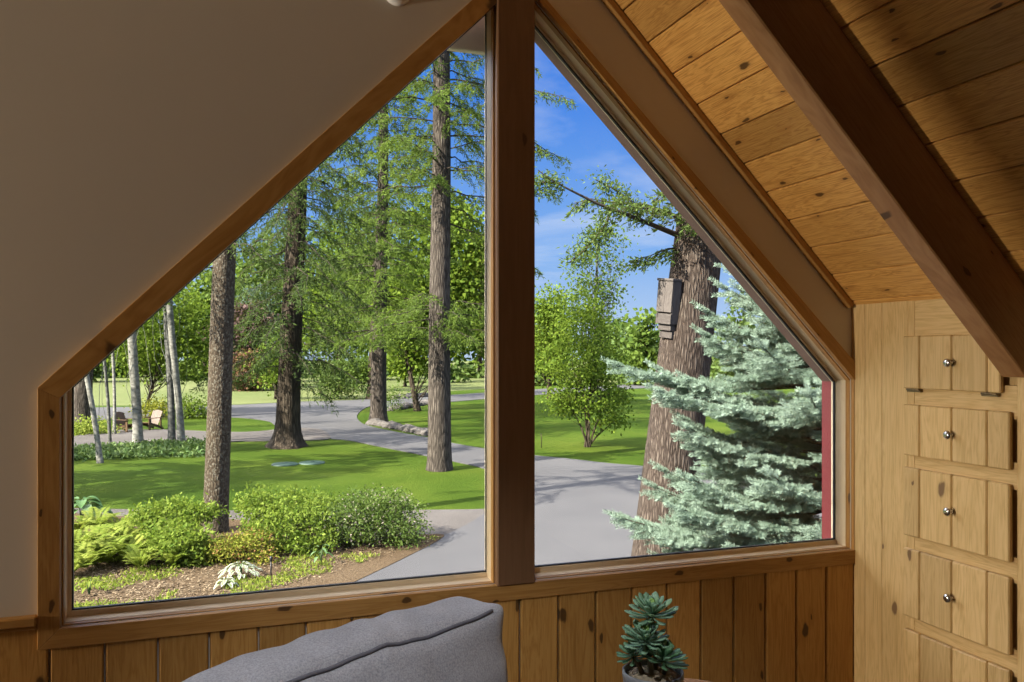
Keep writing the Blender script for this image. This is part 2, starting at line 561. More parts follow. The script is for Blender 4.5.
class Leaves:
    """many small leaves gathered into one foliage mesh"""

    def __init__(s):
        s.V, s.T = [], []

    def add(s, P, A, length, width, tint=None, Nn=None, fold=0.0):
        P = np.asarray(P, dtype=float).reshape(-1, 3)
        n = len(P)
        if n == 0:
            return s
        A = unit(np.broadcast_to(np.asarray(A, dtype=float), (n, 3)))
        if Nn is None:
            Nn = RNG.normal(size=(n, 3))
        B = unit(np.cross(np.broadcast_to(Nn, (n, 3)), A))
        ln = np.broadcast_to(np.asarray(length, dtype=float), (n,))[:, None]
        wd = np.broadcast_to(np.asarray(width, dtype=float), (n,))[:, None]
        q = np.stack([P, P + A * ln * 0.45 + B * wd * 0.5, P + A * ln, P + A * ln * 0.45 - B * wd * 0.5], axis=1)
        s.V.append(q.reshape(-1, 3))
        if tint is None:
            tint = RNG.random(n)
        s.T.append(np.broadcast_to(np.asarray(tint, dtype=float), (n,)))
        return s

    def build(s, name, mat, parent=None, origin=None):
        V = np.concatenate(s.V)
        if origin is not None:
            V = V - np.asarray(origin)
        F = np.arange(len(V)).reshape(-1, 4)
        return np_obj(name, V, F, mat, parent, np.clip(np.concatenate(s.T), 0, 1))


def struct(o, label=None, cat=None):
    return tag(o, label, cat, kind='structure')


# ================================================================== THE ROOM
XL, XR = -0.471, 2.414           # window opening
ZB = 0.66
XM = 0.9545                      # ridge / mullion centre
CL_IN, CR_IN = 1.806, 3.722      # inner slopes: z = x + CL_IN ; z = CR_IN - x
CL_OUT = 1.894


def zri(x):                      # right light: upper edge of the opening
    return 3.7209 - .979 * x


def zro(x):                      # right light: outer edge of the casing
    return 3.7292 - .952 * x


XW = 2.417                       # face of the right wall
CEIL = 4.080                     # plank ceiling: z = CEIL - x
ROOM_L, ROOM_B = -4.6, -6.2
HZ = 3.08
TH = 0.165                       # wall thickness

# gable wall with the two-part opening (drywall inside)
g = MB()
CLO = CL_IN + .022               # the left opening runs a little behind its casing
zlL, zrR = XL + CLO, zri(XR)
apex = ((3.7209 - CLO) / 1.979, (3.7209 - CLO) / 1.979 + CLO)
g.prism_xz([(ROOM_L, 0), (XL, 0), (XL, zlL), (XL - 0.0, HZ + .15), (ROOM_L, HZ + .15)], 0, TH)
g.prism_xz([(XL, 0), (XR, 0), (XR, ZB), (XL, ZB)], 0, TH)
g.prism_xz([(XR, 0), (XW + .3, 0), (XW + .3, CEIL - XW - .25), (XR, CEIL - XR + .03)], 0, TH)
g.prism_xz([(XL, zlL), apex, (apex[0], HZ + .15), (XL, HZ + .15)], 0, TH)
g.prism_xz([apex, (XR, zrR), (XR, CEIL - XR + .03), (apex[0], CEIL - apex[0] + .07)], 0, TH)
struct(g.build('wall_front', M['drywall']), 'white painted gable wall around the big trapezoid window', 'wall')

b = MB().box((ROOM_L - .15, ROOM_B, -0.0), (ROOM_L, TH, HZ + .15))
struct(b.build('wall_left', M['drywall']), 'plain painted side wall out of view to the left', 'wall')
b = MB().box((ROOM_L - .15, ROOM_B - .15, 0), (XW + .3, ROOM_B, HZ + .15))
struct(b.build('wall_back', M['drywall']), 'plain painted wall behind the viewer', 'wall')
b = MB().box((ROOM_L - .15, ROOM_B - .15, -.25), (XW + .3, TH, 0))
struct(b.build('floor', M['carpet']), 'carpeted floor of the loft room', 'floor')
b = MB().box((ROOM_L - .15, ROOM_B - .15, HZ + .02), (XM + .05, TH, HZ + .2))
struct(b.build('ceiling_left', M['ceil_white']), 'white flat ceiling over the left side of the room', 'ceiling')

# sloping plank ceiling: boards run along y, stacked down the slope
c = MB()
sl = Matrix.Rotation(math.radians(45), 4, 'Y')     # local x runs down the slope
top = Vector((XM - .02, 0, CEIL - XM + .02))
Mx = Matrix.Translation(top) @ sl
bw = 0.1042 * math.sqrt(2)
x0 = (1.4643 - XM + .02) * math.sqrt(2)
u = x0 - 6 * bw
k = 0
while u < (XW + .2 - XM) * math.sqrt(2):
    if u > -0.16:
        c.box((u + .002, ROOM_B, 0.0), (u + bw - .002, 0.0, .02), (0, 1, 0), Mx)
    u += bw
c.box((-.1, ROOM_B - .15, .018), ((XW + .3 - XM) * math.sqrt(2), TH, .16), (0, 1, 0), Mx, tint=0.0)
struct(c.build('ceiling_right', M['ceiling'], bevel=.0035), 'sloping knotty pine plank ceiling on the right', 'ceiling')

# narrow moulding where the plank ceiling meets the gable wall
t = MB().box((-.05, -.026, -.03), ((XW - XM) * math.sqrt(2) + .02, 0, -.001), (1, 0, 0), Mx)
struct(t.build('trim_1', M['casing'], bevel=.004), 'narrow wood moulding along the sloping plank ceiling', 'trim')

# exposed rafter
Y1, Y0 = -.705, -.795
r = MB().box((-.1, Y0, -.2085), ((XW + .15 - XM) * math.sqrt(2), Y1, -.002), (1, 0, 0), Mx)
struct(r.build('trim_2', M['beam'], bevel=.004), 'dark exposed rafter beam running down the plank ceiling', 'beam')
r = MB().box((-.1, Y0 - 1.9, -.2085), ((XW + .15 - XM) * math.sqrt(2), Y1 - 1.9, -.002), (1, 0, 0), Mx)
struct(r.build('trim_3', M['beam'], bevel=.004), 'second exposed rafter beam behind the viewer', 'beam')

# wainscot boards under the window
w = MB()
sp = 0.1462
i0 = -28
for i in range(i0, 11):
    xa = 0.962 + i * sp
    xb = xa + sp
    if xa > XW - .01:
        break
    xb = min(xb, XW)
    xa2 = max(xa, ROOM_L)
    zt = 0.69 if xb < -.46 else 0.63
    w.box((xa2 + .0024, -.016, .0), (xb - .0024, -.0005, zt), (0, 0, 1))
struct(w.build('wainscot_boards', M['pine'], bevel=.005), 'vertical knotty pine wainscot boards under the window', 'wainscot')
t = MB()
t.box((ROOM_L, -.034, .676), (-.5305, 0, .704), (1, 0, 0))
t.box((ROOM_L, -.024, .664), (-.5305, 0, .676), (1, 0, 0))
struct(t.build('trim_4', M['casing'], bevel=.004), 'wood cap rail on the wainscot left of the window', 'trim')

# ---- window casing (interior)
cw = .06
def casing_piece(name, pts, gdir, y0=-.022, y1=-.0005):
    return MB().prism_xz(pts, y0, y1, gdir)

oL = (XL - .0575, ZB - .057)
outer_tl = (XL - .0575, XL - .0575 + CL_OUT)
in_tl = (XL, XL + CL_IN)
pm = .8745                       # left face of the mullion post
pr = 1.0140
t = MB()
t.prism_xz([oL, (XL, ZB), in_tl, outer_tl], -.022, -.0005, (0, 0, 1))
t.prism_xz([outer_tl, in_tl, (pm, pm + CL_IN), (pm, pm + CL_OUT)], -.022, -.0005, (1, 0, 1))
t.prism_xz([(pr, zro(pr)), (pr, zri(pr)), (XR, zri(XR)), (XW, zri(XW)), (XW, zro(XW))], -.022, -.0005, (1, 0, -1))
t.prism_xz([oL, (XW, ZB - .057), (XW, ZB), (XL, ZB)], -.022, -.0005, (1, 0, 0))
t.prism_xz([(XR, ZB), (XW, ZB), (XW, zri(XW)), (XR, zri(XR))], -.018, -.0005, (0, 0, 1))
# thin inner bead round each light
be = .010
struct(t.build('trim_5', M['casing'], bevel=.004, seg=2), 'knotty pine casing boards framing the trapezoid window', 'trim')

p_ = MB().prism_xz([(pm, ZB - .004), (pr, ZB - .004), (pr, zro(pr) + .06), (XM, zro(XM) + .13), (pm, pm + CL_OUT + .06)], -.028, .10, (0, 0, 1))
struct(p_.build('trim_6', M['post'], bevel=.004), 'thick vertical wood post between the two window lights', 'post')


def inset_poly(pts, d):
    """shrink a convex polygon (counter-clockwise) by d on every edge (d may be a list)"""
    n = len(pts)
    ds = d if isinstance(d, (list, tuple)) else [d] * n
    lines = []
    for i in range(n):
        a, b_ = Vector(pts[i]), Vector(pts[(i + 1) % n])
        e = (b_ - a).normalized()
        nn = Vector((-e.y, e.x))
        lines.append((a + nn * ds[i], e))
    res = []
    for i in range(n):
        (p0, e0), (p1, e1) = lines[i - 1], lines[i]
        cr = e0.x * e1.y - e0.y * e1.x
        s_ = ((p1.x - p0.x) * e1.y - (p1.y - p0.y) * e1.x) / cr
        q = p0 + e0 * s_
        res.append((q.x, q.y))
    return res


def ring(mb, outer, inner, y0, y1, **k):
    n = len(outer)
    for i in range(n):
        j = (i + 1) % n
        gd = Vector((outer[j][0] - outer[i][0], 0, outer[j][1] - outer[i][1]))
        mb.prism_xz([outer[i], outer[j], inner[j], inner[i]], y0, y1, gd, **k)


# the two lights, counter-clockwise from the bottom left corner
lightL = [(XL, ZB), (pm, ZB), (pm, pm + CLO), (XL, XL + CLO)]
lightR = [(pr, ZB), (XR, ZB), (XR, zri(XR)), (pr, zri(pr))]
for nm, poly, lab, sd in (('window_1', lightL, 'left trapezoid window light looking onto lawn and pines', 'L'),
                          ('window_2', lightR, 'right trapezoid window light looking onto driveway and blue spruce', 'R')):
    wnd = thing(nm, lab, 'window')
    wnd['kind'] = 'structure'
    bead = MB()
    i1 = inset_poly(poly, [.003, .006, .006, .006] if sd == 'L' else [.003, .002, .006, .006])
    ring(bead, poly, i1, .004, .03)
    bead.build('bead', M['casing'], wnd, bevel=.003)
    liner = MB()
    ring(liner, inset_poly(poly, -.004), inset_poly(poly, .004), .026, .10)
    liner.build('jamb_liner', M['sash'], wnd)
    ins = [.020, .001, .006, .014] if sd == 'L' else [.020, .002, .012, .016]
    so = inset_poly(poly, .003)
    si = inset_poly(poly, ins)
    sash = MB()
    ring(sash, so, si, .078, .112)
    sash.build('sash_frame', M['sash'], wnd, bevel=.003)
    gk = MB()
    ring(gk, inset_poly(poly, [q - .002 for q in ins]), inset_poly(poly, [q + .004 for q in ins]), .086, .100)
    gk.build('glazing_gasket', M['gasket'], wnd)
    pane = MB().prism_xz(inset_poly(poly, [q - .001 for q in ins]), .091, .096)
    pane.build('pane', M['glass'], wnd)
    ex = MB()
    if sd == 'L':
        i2 = inset_poly(poly, [-.02, -.03, -.002, -.002])
        o2 = inset_poly(poly, -.09)
    else:
        i2 = inset_poly(poly, [-.02, .001, .010, -.002])
        o2 = inset_poly(poly, -.09)
    n4 = 4
    for i in range(n4):
        j = (i + 1) % n4
        gd = Vector((o2[j][0] - o2[i][0], 0, o2[j][1] - o2[i][1]))
        ex.prism_xz([o2[i], o2[j], i2[j], i2[i]],   .115, .172, gd, mi=1 if i == 2 else 0)
    ex.build('exterior_casing', [M['ext_red'], M['ext_red_shaded']], wnd)

# cream board across the gable peak outside
b = MB().box((XM - .30, TH + .04, 2.592), (XM + .02, TH + .075, 2.76))
struct(b.build('trim_7', M['cream'], bevel=.004), 'cream painted board outside at the window peak', 'trim')

# right wall: pine boards beside the cabinet, then plain boards beyond it
w = MB()
ZK = CEIL - XW
edges = [0, -.075, -.165, -.2955]
for a, b_ in zip(edges[:-1], edges[1:]):
    w.box((XW, b_ + .0006, 0), (XW + .02, a - .0006, ZK + .05), (0, 0, 1), tint=.55 + random.uniform(-.1, .1))
y = -1.09
while y > ROOM_B:
    w.box((XW, max(y - .14, ROOM_B) + .001, 0), (XW + .02, y - .001, ZK + .05), (0, 0, 1))
    y -= .14
w.box((XW + .02, ROOM_B, 0), (XW + .3, TH, ZK - .25), (0, 0, 1), tint=0)
struct(w.build('wall_right', M['cabinet'], bevel=.0012), 'low pale pine board wall under the plank ceiling', 'wall')

# ------------------------------------------------------------------ built-in drawer cabinet
cab = thing('built_in_cabinet', 'built-in pale pine cabinet with drawers in the low right wall', 'cabinet', (XW, -.51, 0))
def rel(b0, b1):
    return (b0[0] - XW, b0[1] + .51, b0[2]), (b1[0] - XW, b1[1] + .51, b1[2])
yl, yr_ = -.2955, -1.09
f = MB()
f.box(*rel((XW + .0, yl - .03, 0), (XW + .02, yl, ZK - .0)), g=(0, 0, 1), tint=.6)
f.box(*rel((XW + .0, yr_, 0), (XW + .02, -.745, ZK)), g=(0, 0, 1), tint=.7)
rails = [(1.50, ZK - .0), (1.25, 1.36), (1.02, 1.11), (.715, .80), (.41, .50), (0.0, .14)]
for za, zb in rails:
    f.box(*rel((XW + .001, -.745, za), (XW + .02, yl - .03, zb)), g=(0, 1, 0), tint=.55)
f.build('face_frame', M['cabinet'], cab, bevel=.0012)
bx = MB()
bx.box(*rel((XW + .03, -.745, 0.0), (XW + .26, yl - .03, 1.30)), g=(0, 1, 0), tint=0.2)
bx.build('carcass', M['cabinet'], cab)


def front(name, z0, z1, y0, y1, hinged=False):
    """board-and-groove front with chamfered edges"""
    mb = MB()
    cuts = [y0, -.368, -.509, -.65, y1]
    for a, b_ in zip(cuts[:-1], cuts[1:]):
        lo, hi = rel((XW - .021, b_ + (0.0016 if b_ != y1 else 0), z0), (XW - .001, a - (0.0016 if a != y0 else 0), z1))
        mb.box(lo, hi, (0, 0, 1))
    lo, hi = rel((XW - .014, y1 + .002, z0 + .002), (XW - .0012, y0 - .002, z1 - .002))
    mb.box(lo, hi, (0, 0, 1), tint=0)
    o = mb.build(name, M['cabinet'], cab, bevel=.004)
    kz = (z0 + z1) / 2
    kb = MB()
    R = Matrix.Translation(Vector((-.021, -.513 + .51, kz))) @ Matrix.Rotation(math.radians(-90), 4, 'Y')
    kb.lathe([(.008, 0), (.0055, .003), (.005, .012), (.011, .016), (.0155, .021), (.0155, .025), (.012, .029), (.006, .031)], 24, R)
    kn = kb.build('knob', M['chrome'], o)
    if hinged:
        for yy in (-.335, -.655):
            h = MB()
            lo, hi = rel((XW - .014, yy - .032, z0 - .013), (XW - .0015, yy + .032, z0 - .0015))
            h.box(lo, hi, (0, 1, 0))
            h.tube([(-.016, yy - .03 + .51, z0 - .004), (-.016, yy + .03 + .51, z0 - .004)], .004, 10)
            h.build('hinge', M['hinge'], o, bevel=.001)
    return o


yA, yB = -.291, -.733
front('door', 1.334, 1.530, yA, -.700, True)
for z0, z1 in ((1.084, 1.274), (.783, 1.038), (.480, .734), (.13, .430)):
    front('drawer', z0, z1, yA, yB)

# small round white fixture high on the wall
fx = at(397, -1, 2.72)
ft = thing('round_wall_fixture', 'small round white fixture high on the white wall, cut by the top edge', 'light fixture', (fx.x, 0, 2.676))
R = Matrix.Rotation(math.radians(90), 4, 'X')
MB().lathe([(.046, 0), (.046, .012), (.040, .02), (.034, .022)], 40, R).build('base', M['white_plastic'], ft)
MB().lathe([(.033, .0215), (.031, .030), (.024, .037), (.012, .041), (.002, .042)], 40, R).build('dome', M['white_plastic'], ft)

# ------------------------------------------------------------------ sofa
SA = math.radians(28.5)
sofa = thing('sofa', 'grey upholstered sofa with its back to the window', 'sofa', (0, 0, 0), SA)
corner = Vector((0.590, -.975, 0))
# sofa frame: local x along its length (right end at 0), local y = 0 is the front top edge of the back cushion, room side is -y
sofa.location = corner


EDGE = []


def rbox(lo, hi, r, n=14, bulge=(0, 0, 0, 0, 0, 0), wr=0.0, seed=0, fn=None):
    """soft box: rounded edges, bulged faces (-x,+x,-y,+y,-z,+z)"""
    bm = bmesh.new()
    bmesh.ops.create_cube(bm, size=2.0)
    bmesh.ops.subdivide_edges(bm, edges=bm.edges[:], cuts=n, use_grid_fill=True)
    lo, hi = Vector(lo), Vector(hi)
    ce, hf = (lo + hi) / 2, (hi - lo) / 2
    from mathutils import noise
    tagged = {}
    bm.verts.index_update()
    for v in bm.verts:
        q = v.co.copy()
        tagged[v.index] = q.y < -.999 and q.z > .999
        s_ = Vector((q.x * hf.x, q.y * hf.y, q.z * hf.z))
        inn = Vector([max(-(hf[i] - r), min(hf[i] - r, s_[i])) for i in range(3)])
        d = s_ - inn
        if d.length > 1e-6:
            # spread the outer rim of each face into the rounding
            pos = inn + d.normalized() * r if d.length > r else inn + d
            mx_ = max(abs(q[i]) for i in range(3))
            if mx_ > .999:
                pos = inn + d.normalized() * r
        else:
            pos = s_
        for i in range(3):
            j, k_ = (i + 1) % 3, (i + 2) % 3
            wgt = (1 - min(1, abs(q[j])) ** 2.2) * (1 - min(1, abs(q[k_])) ** 2.2)
            if q[i] < -.999:
                pos[i] -= bulge[2 * i] * wgt
            if q[i] > .999:
                pos[i] += bulge[2 * i + 1] * wgt
        if wr:
            nz = noise.noise(Vector((pos.x * 5 + seed, pos.y * 9, pos.z * 11))) + .45 * noise.noise(Vector((pos.x * 22 + seed, pos.y * 9, pos.z * 6 + 4))) * (.3 + max(0, q.z) ** 2)
            pos += pos.normalized() * wr * nz
        if fn:
            pos = fn(pos)
        v.co = ce + pos
    EDGE[:] = [ce * 0 + v.co for v in sorted((v for v in bm.verts if tagged.get(v.index)), key=lambda v: v.co.x)]
    EDGE[:] = [q_.copy() for q_ in EDGE]
    me = bpy.data.meshes.new('soft')
    bm.to_mesh(me)
    bm.free()
    for pl in me.polygons:
        pl.use_smooth = True
    return me


def soft(name, parent, mat, *a, **k):
    me = rbox(*a, **k)
    me.name = name
    me.materials.append(mat)
    o = bpy.data.objects.new(name, me)
    COL.objects.link(o)
    o.parent = parent
    sb = o.modifiers.new('smooth', 'SUBSURF')
    sb.levels = 1
    sb.render_levels = 1
    return o


CUSH = .78
def cush_shape(p):
    # crown of the back cushion: full in the middle, slumped towards its left end
    u_ = p.x / (CUSH / 2)
    up = max(0.0, p.z / .23)
    p.z += -.010 * up * (u_ ** 2) - .006 * up * (1 - u_) - .006 * up
    ear = max(0.0, abs(u_) - .80) / .20
    p.x += .020 * ear * ear * up * (1 if u_ > 0 else -1) + .018 * (1 - up) * max(0, abs(u_) - .7) / .3 * (1 if u_ > 0 else -1)
    p.z += .012 * ear * ear * up
    p.y += .05 * (p.z / .23) * .5
    return p


for i in range(2):
    xa = -CUSH * (i + 1) + .0
    cu = soft('back_cushion', sofa, M['fabric'], (xa + .004, -.005, .44), (xa + CUSH - .004, .150, .905), .030, 44,
              bulge=(.008, .012, .055, .03, 0, .022), wr=.014, seed=3 + 5 * i, fn=cush_shape)
    # piped seam along the front top edge
    pts = [Vector(q_) + Vector((0, -.002, .002)) for q_ in EDGE[2:-2]]
    MB().tube(pts, .0042, 8).build('piping', M['piping'], cu)
    soft('seat_cushion', sofa, M['fabric'], (xa + .003, -.64, .29), (xa + CUSH - .003, .0, .445), .04, 12, bulge=(0, 0, .02, 0, 0, .025), wr=.006, seed=9 + i)
Wd = 2 * CUSH
soft('back_frame', sofa, M['fabric'], (-Wd - .0, .152, .10), (0, .235, .60), .03, 8)
soft('base', sofa, M['fabric'], (-Wd, -.62, .10), (0, .152, .288), .03, 8)
for x_ in (-Wd - .121, .001):
    soft('arm', sofa, M['fabric'], (x_, -.62, .10), (x_ + .12, .235, .585), .035, 8)
for x_ in (-Wd + .02, -.06):
    for y_ in (-.56, .16):
        MB().tube([(x_ + .02, y_, 0), (x_ + .02, y_, .105)], [.016, .022], 12).build('leg', M['table'], sofa)

# ------------------------------------------------------------------ added fill lamp and light-blocking shelves, unseen beyond the left edge
LP = (-4.25, -.30, 1.20)
fl = thing('added_floor_lamp', 'added black floor spotlight out of view, fill for the right wall', 'lamp', (LP[0], LP[1], 0))
MB().lathe([(.14, 0), (.14, .015), (.02, .03)], 32).build('base', M['metal_dark'], fl)
MB().tube([(0, 0, .02), (0, 0, 1.02)], .012, 12).build('pole', M['metal_dark'], fl)
Rl = Matrix.Translation((-.06, 0, 1.2)) @ Matrix.Rotation(math.radians(90), 4, 'Y')
hd = MB()
hd.lathe([(.02, -.16), (.12, -.12), (.135, .0), (.135, .02), (.13, .02), (.125, -.0), (.10, -.11), (.02, -.12)], 32, Rl)
hd.tube([(-.06, 0, 1.01), (-.06, 0, 1.08)], .014, 10)
hd.build('lamp_head', M['metal_dark'], fl)
bk = thing('light_blocking_bookcase', 'tall pine bookcase standing left of the sofa', 'light_blocking_bookcase', (-1.25, -.985, 0))
for y_ in (-.40, .38):
    MB().box((-.14, y_, 0), (.14, y_ + .022, 2.3), (0, 0, 1)).build('side_panel', M['cabinet'], bk)
MB().box((.12, -.378, .02), (.14, .38, 2.3), (0, 0, 1)).build('back_panel', M['cabinet'], bk)
for z_ in (.06, .50, .94, 1.38, 1.82, 2.26):
    MB().box((-.14, -.378, z_), (.12, .38, z_ + .022), (0, 1, 0)).build('shelf', M['cabinet'], bk)

dlt = thing('added_fill_downlight', 'added round ceiling spotlight out of view, fill for the sofa', 'light fixture', (-.35, -2.35, HZ + .02))  # unseen fitting added to brighten sofa and plant
MB().lathe([(.085, 0), (.085, -.006), (.065, -.012), (.06, -.002)], 40).build('trim_ring', M['white_plastic'], dlt)

# ------------------------------------------------------------------ side table with the succulent
pc = at(653.0, 668, 1.80)
tz = pc.z - .140
tb = thing('side_table', 'small round brown wooden side table under the potted succulent', 'table', (pc.x + .118, pc.y + .05, 0))
MB().lathe([(.0, tz - .028), (.200, tz - .028), (.218, tz - .018), (.218, tz - .006), (.213, tz), (.0, tz)][1:5], 56).build('tabletop', M['table'], tb, bevel=.002)
MB().lathe([(.03, .02), (.024, .05), (.02, .3), (.024, tz - .05), (.06, tz - .028)], 24).build('pedestal', M['table'], tb)
for a_ in range(3):
    an = a_ * 2.094 + .4
    MB().tube([(0.02 * math.cos(an), .02 * math.sin(an), .06), (.12 * math.cos(an), .12 * math.sin(an), .05), (.2 * math.cos(an), .2 * math.sin(an), .012)],
              [.018, .015, .012], 10).build('leg', M['table'], tb)

pl = thing('potted_succulent', 'tiered green rosette succulent in a round grey pot', 'plant', (pc.x, pc.y, tz))
PR = 30.5 * mpp(1.80)
pot = MB().lathe([(PR * .72, 0), (PR * .76, .004), (PR * .97, .108), (PR * 1.0, .122), (PR * 1.0, .134), (PR * .955, .1355), (PR * .91, .131), (PR * .90, .11)], 56)
pot.build('pot', M['pot'], pl)
MB().lathe([(PR * .905, .122), (PR * .6, .130), (PR * .1, .133)], 32).build('soil', M['soil'], pl)


def succ_leaf(V, F, T, base, d, upv, ln, wd, tint):
    """thick spoon-shaped leaf as a closed little mesh of quads"""
    d = d.normalized()
    side = d.cross(upv).normalized()
    nn = side.cross(d).normalized()
    prof = [(0, .18), (.25, .30), (.5, .55), (.75, 1.0), (.9, .85), (1.0, .12)]
    k = len(V)
    for s_, w_ in prof:
        cen = base + d * ln * s_ + nn * ln * (.22 * s_ * s_ - .05 * s_)
        hw, ht = wd * .5 * w_, wd * .13 * (0.5 + w_ * .5)
        V.extend([cen - side * hw + nn * ht * .6, cen - nn * ht, cen + side * hw + nn * ht * .6, cen + nn * ht * .55])
    for i in range(len(prof) - 1):
        for j in range(4):
            a_, b_ = k + i * 4 + j, k + i * 4 + (j + 1) % 4
            F.append((a_, b_, b_ + 4, a_ + 4))
            T.append(tint)
    F.append((k + 3, k + 2, k + 1, k))
    T.append(tint)
    e = k + (len(prof) - 1) * 4
    F.append((e, e + 1, e + 2, e + 3))
    T.append(tint)


def rosette(cen, rad, tilt, parent, dark=0.0):
    V, F, T = [], [], []
    R_ = Matrix.Rotation(tilt[0], 3, 'X') @ Matrix.Rotation(tilt[1], 3, 'Y')
    rings = [(12, 8, 1.0), (11, 24, .96), (10, 42, .80), (8, 58, .58), (6, 72, .38), (4, 82, .22)]
    for ri, (cnt, el, sc_) in enumerate(rings):
        for j in range(cnt):
            an = 2 * math.pi * (j + .5 * (ri % 2)) / cnt + random.uniform(-.12, .12)
            e = math.radians(el + random.uniform(-7, 7) - 8)
            d = R_ @ Vector((math.cos(an) * math.cos(e), math.sin(an) * math.cos(e), math.sin(e)))
            up_ = R_ @ Vector((-math.cos(an) * math.sin(e), -math.sin(an) * math.sin(e), math.cos(e)))
            l_ = rad * sc_ * random.uniform(.88, 1.08)
            tn = min(1, max(0, .55 - dark + random.uniform(-.12, .12) + (.35 if ri >= 4 else 0)))
            succ_leaf(V, F, T, cen + Vector((0, 0, .004 * ri)), d, up_, l_, rad * .30 * (0.7 + .3 * sc_), tn)
    return np_obj('rosette', [tuple(q) for q in V], F, M['lf_succ'], parent, T, smooth=True)


def prel(px, py, d):
    q = at(px, py, d)
    return Vector((q.x - pc.x, q.y - pc.y, q.z - tz))


r1, r2, r3, r4 = prel(652, 617, 1.80), prel(645, 643, 1.77), prel(663, 662, 1.76), prel(633, 657, 1.81)
rosette(r1, .060, (.10, -.05), pl)
rosette(r2, .056, (.20, -.12), pl, .05)
rosette(r3, .060, (.12, .22), pl, .30)
rosette(r4, .040, (.05, -.35), pl, .3)
r5 = prel(656, 655, 1.85)
rosette(r5, .045, (-.3, .1), pl, .35)
for rr_, b0 in ((r1, (.012, .01)), (r2, (-.01, -.012)), (r3, (.02, -.012)), (r4, (-.025, .0)), (r5, (.005, .03))):
    bs = Vector((b0[0], b0[1], .126))
    MB().tube([bs, bs.lerp(rr_, .5) + Vector((.004, 0, 0)), rr_ + Vector((0, 0, .003))], [.006, .0055, .006], 10).build('stem', M['stem'], pl)

# ================================================================== OUTDOORS
def smooth_poly(pts, closed=True, k=5):
    """Catmull-Rom through ground points; a third value of 0 keeps a corner sharp"""
    res = []
    n = len(pts)
    for i in range(n):
        p0, p1, p2, p3 = (Vector(pts[(i + j) % n][:2]) for j in (-1, 0, 1, 2))
        for q in range(k):
            s_ = q / k
            res.append(.5 * (2 * p1 + (p2 - p0) * s_ + (2 * p0 - 5 * p1 + 4 * p2 - p3) * s_ ** 2 + (3 * p1 - p0 - 3 * p2 + p3) * s_ ** 3))
    return res


def gxy(px, py):
    q = gp(px, py)
    return (q.x, q.y)


def slab(name, pts, z, mat, label, smooth=True, k=5, depth=.25, cat='ground'):
    p2 = smooth_poly(pts, k=k) if smooth else [Vector(q[:2]) for q in pts]
    tris = tessellate_polygon([[Vector((q.x, q.y, 0)) for q in p2]])
    n = len(p2)
    v = [(q.x, q.y, z) for q in p2] + [(q.x, q.y, z - depth) for q in p2]
    f = []
    for t_ in tris:
        a_, b_, c_ = (p2[i] for i in t_)
        cr = (b_ - a_).cross(c_ - a_)
        f.append(tuple(t_) if cr > 0 else tuple(reversed(t_)))
    f += [(i, (i + 1) % n, (i + 1) % n + n, i + n) for i in range(n)]
    mb = MB()
    mb.add([Vector(q) for q in v], f, (1, 0, 0))
    return struct(mb.build(name, mat), label, cat)


# ground sheet
g_ = MB().box((-160, TH, GZ - .5), (260, 330, GZ))
struct(g_.build('lawn', M['lawn']), 'green lawn all around the trees', 'lawn')
far = [(-120, 52.6), (-18, 55), gxy(60, 406)[0:2], gxy(228, 405), gxy(300, 401.5), gxy(345, 400), gxy(372, 399), gxy(400, 397), gxy(440, 392), gxy(500, 388), gxy(560, 384), (120, 75), (200, 300), (-120, 300)]
slab('meadow', far, GZ + .012, M['meadow'], 'pale grass meadow beyond the driveway', smooth=False)

drive = [gxy(-60, 413), gxy(60, 408.5), gxy(150, 407), gxy(228, 405.5), gxy(300, 402), gxy(350, 400.5), gxy(376, 399.5), gxy(384, 402), gxy(366, 408), gxy(357, 416), gxy(362, 423.5), gxy(376, 428), gxy(400, 433),
         gxy(425, 437.5), gxy(455, 444), gxy(487, 449.5), gxy(535, 456), gxy(570, 459.5), gxy(610, 464), gxy(650, 467.5), gxy(720, 476), gxy(860, 496), gxy(1100, 530),
         gxy(1500, 640), (9.6, 2.2), (4, .9), (1.2, 2.0), gxy(150, 720), gxy(270, 620), gxy(338, 588), gxy(400, 560), gxy(440, 539), gxy(470, 524), gxy(488, 512.5), gxy(505, 503),
         gxy(508, 492), gxy(502, 481), gxy(487, 470), gxy(455, 462), gxy(420, 455), gxy(380, 447), gxy(350, 441), gxy(328, 438.5), gxy(318, 431), gxy(290, 429),
         gxy(276, 426), gxy(266, 421), gxy(228, 417.5), gxy(150, 418), gxy(60, 423), gxy(-60, 428)]
slab('driveway', drive, GZ + .03, M['asphalt'], 'grey asphalt driveway curving past the trees')
slab('side_drive', [gxy(374, 400.2), gxy(400, 399), gxy(430, 396.8), gxy(487, 392.6), gxy(560, 388), gxy(680, 382), gxy(680, 386), gxy(560, 393.4), gxy(487, 399), gxy(428, 404), gxy(393, 411), gxy(372, 412)],
     GZ + .026, M['asphalt'], 'narrow asphalt branch drive behind the lawn', smooth=False)
slab('gravel_path', [gxy(30, 440), gxy(70, 437), gxy(115, 431), gxy(160, 430), gxy(228, 432.5), gxy(262, 431.5), gxy(290, 428.5), gxy(320, 430), gxy(330, 439), gxy(300, 441), gxy(262, 441.6),
                     gxy(228, 442.3), gxy(180, 446), gxy(120, 450), gxy(70, 453), gxy(30, 455)], GZ + .034, M['gravel'], 'pinkish gravel path crossing behind the aspens', k=4)
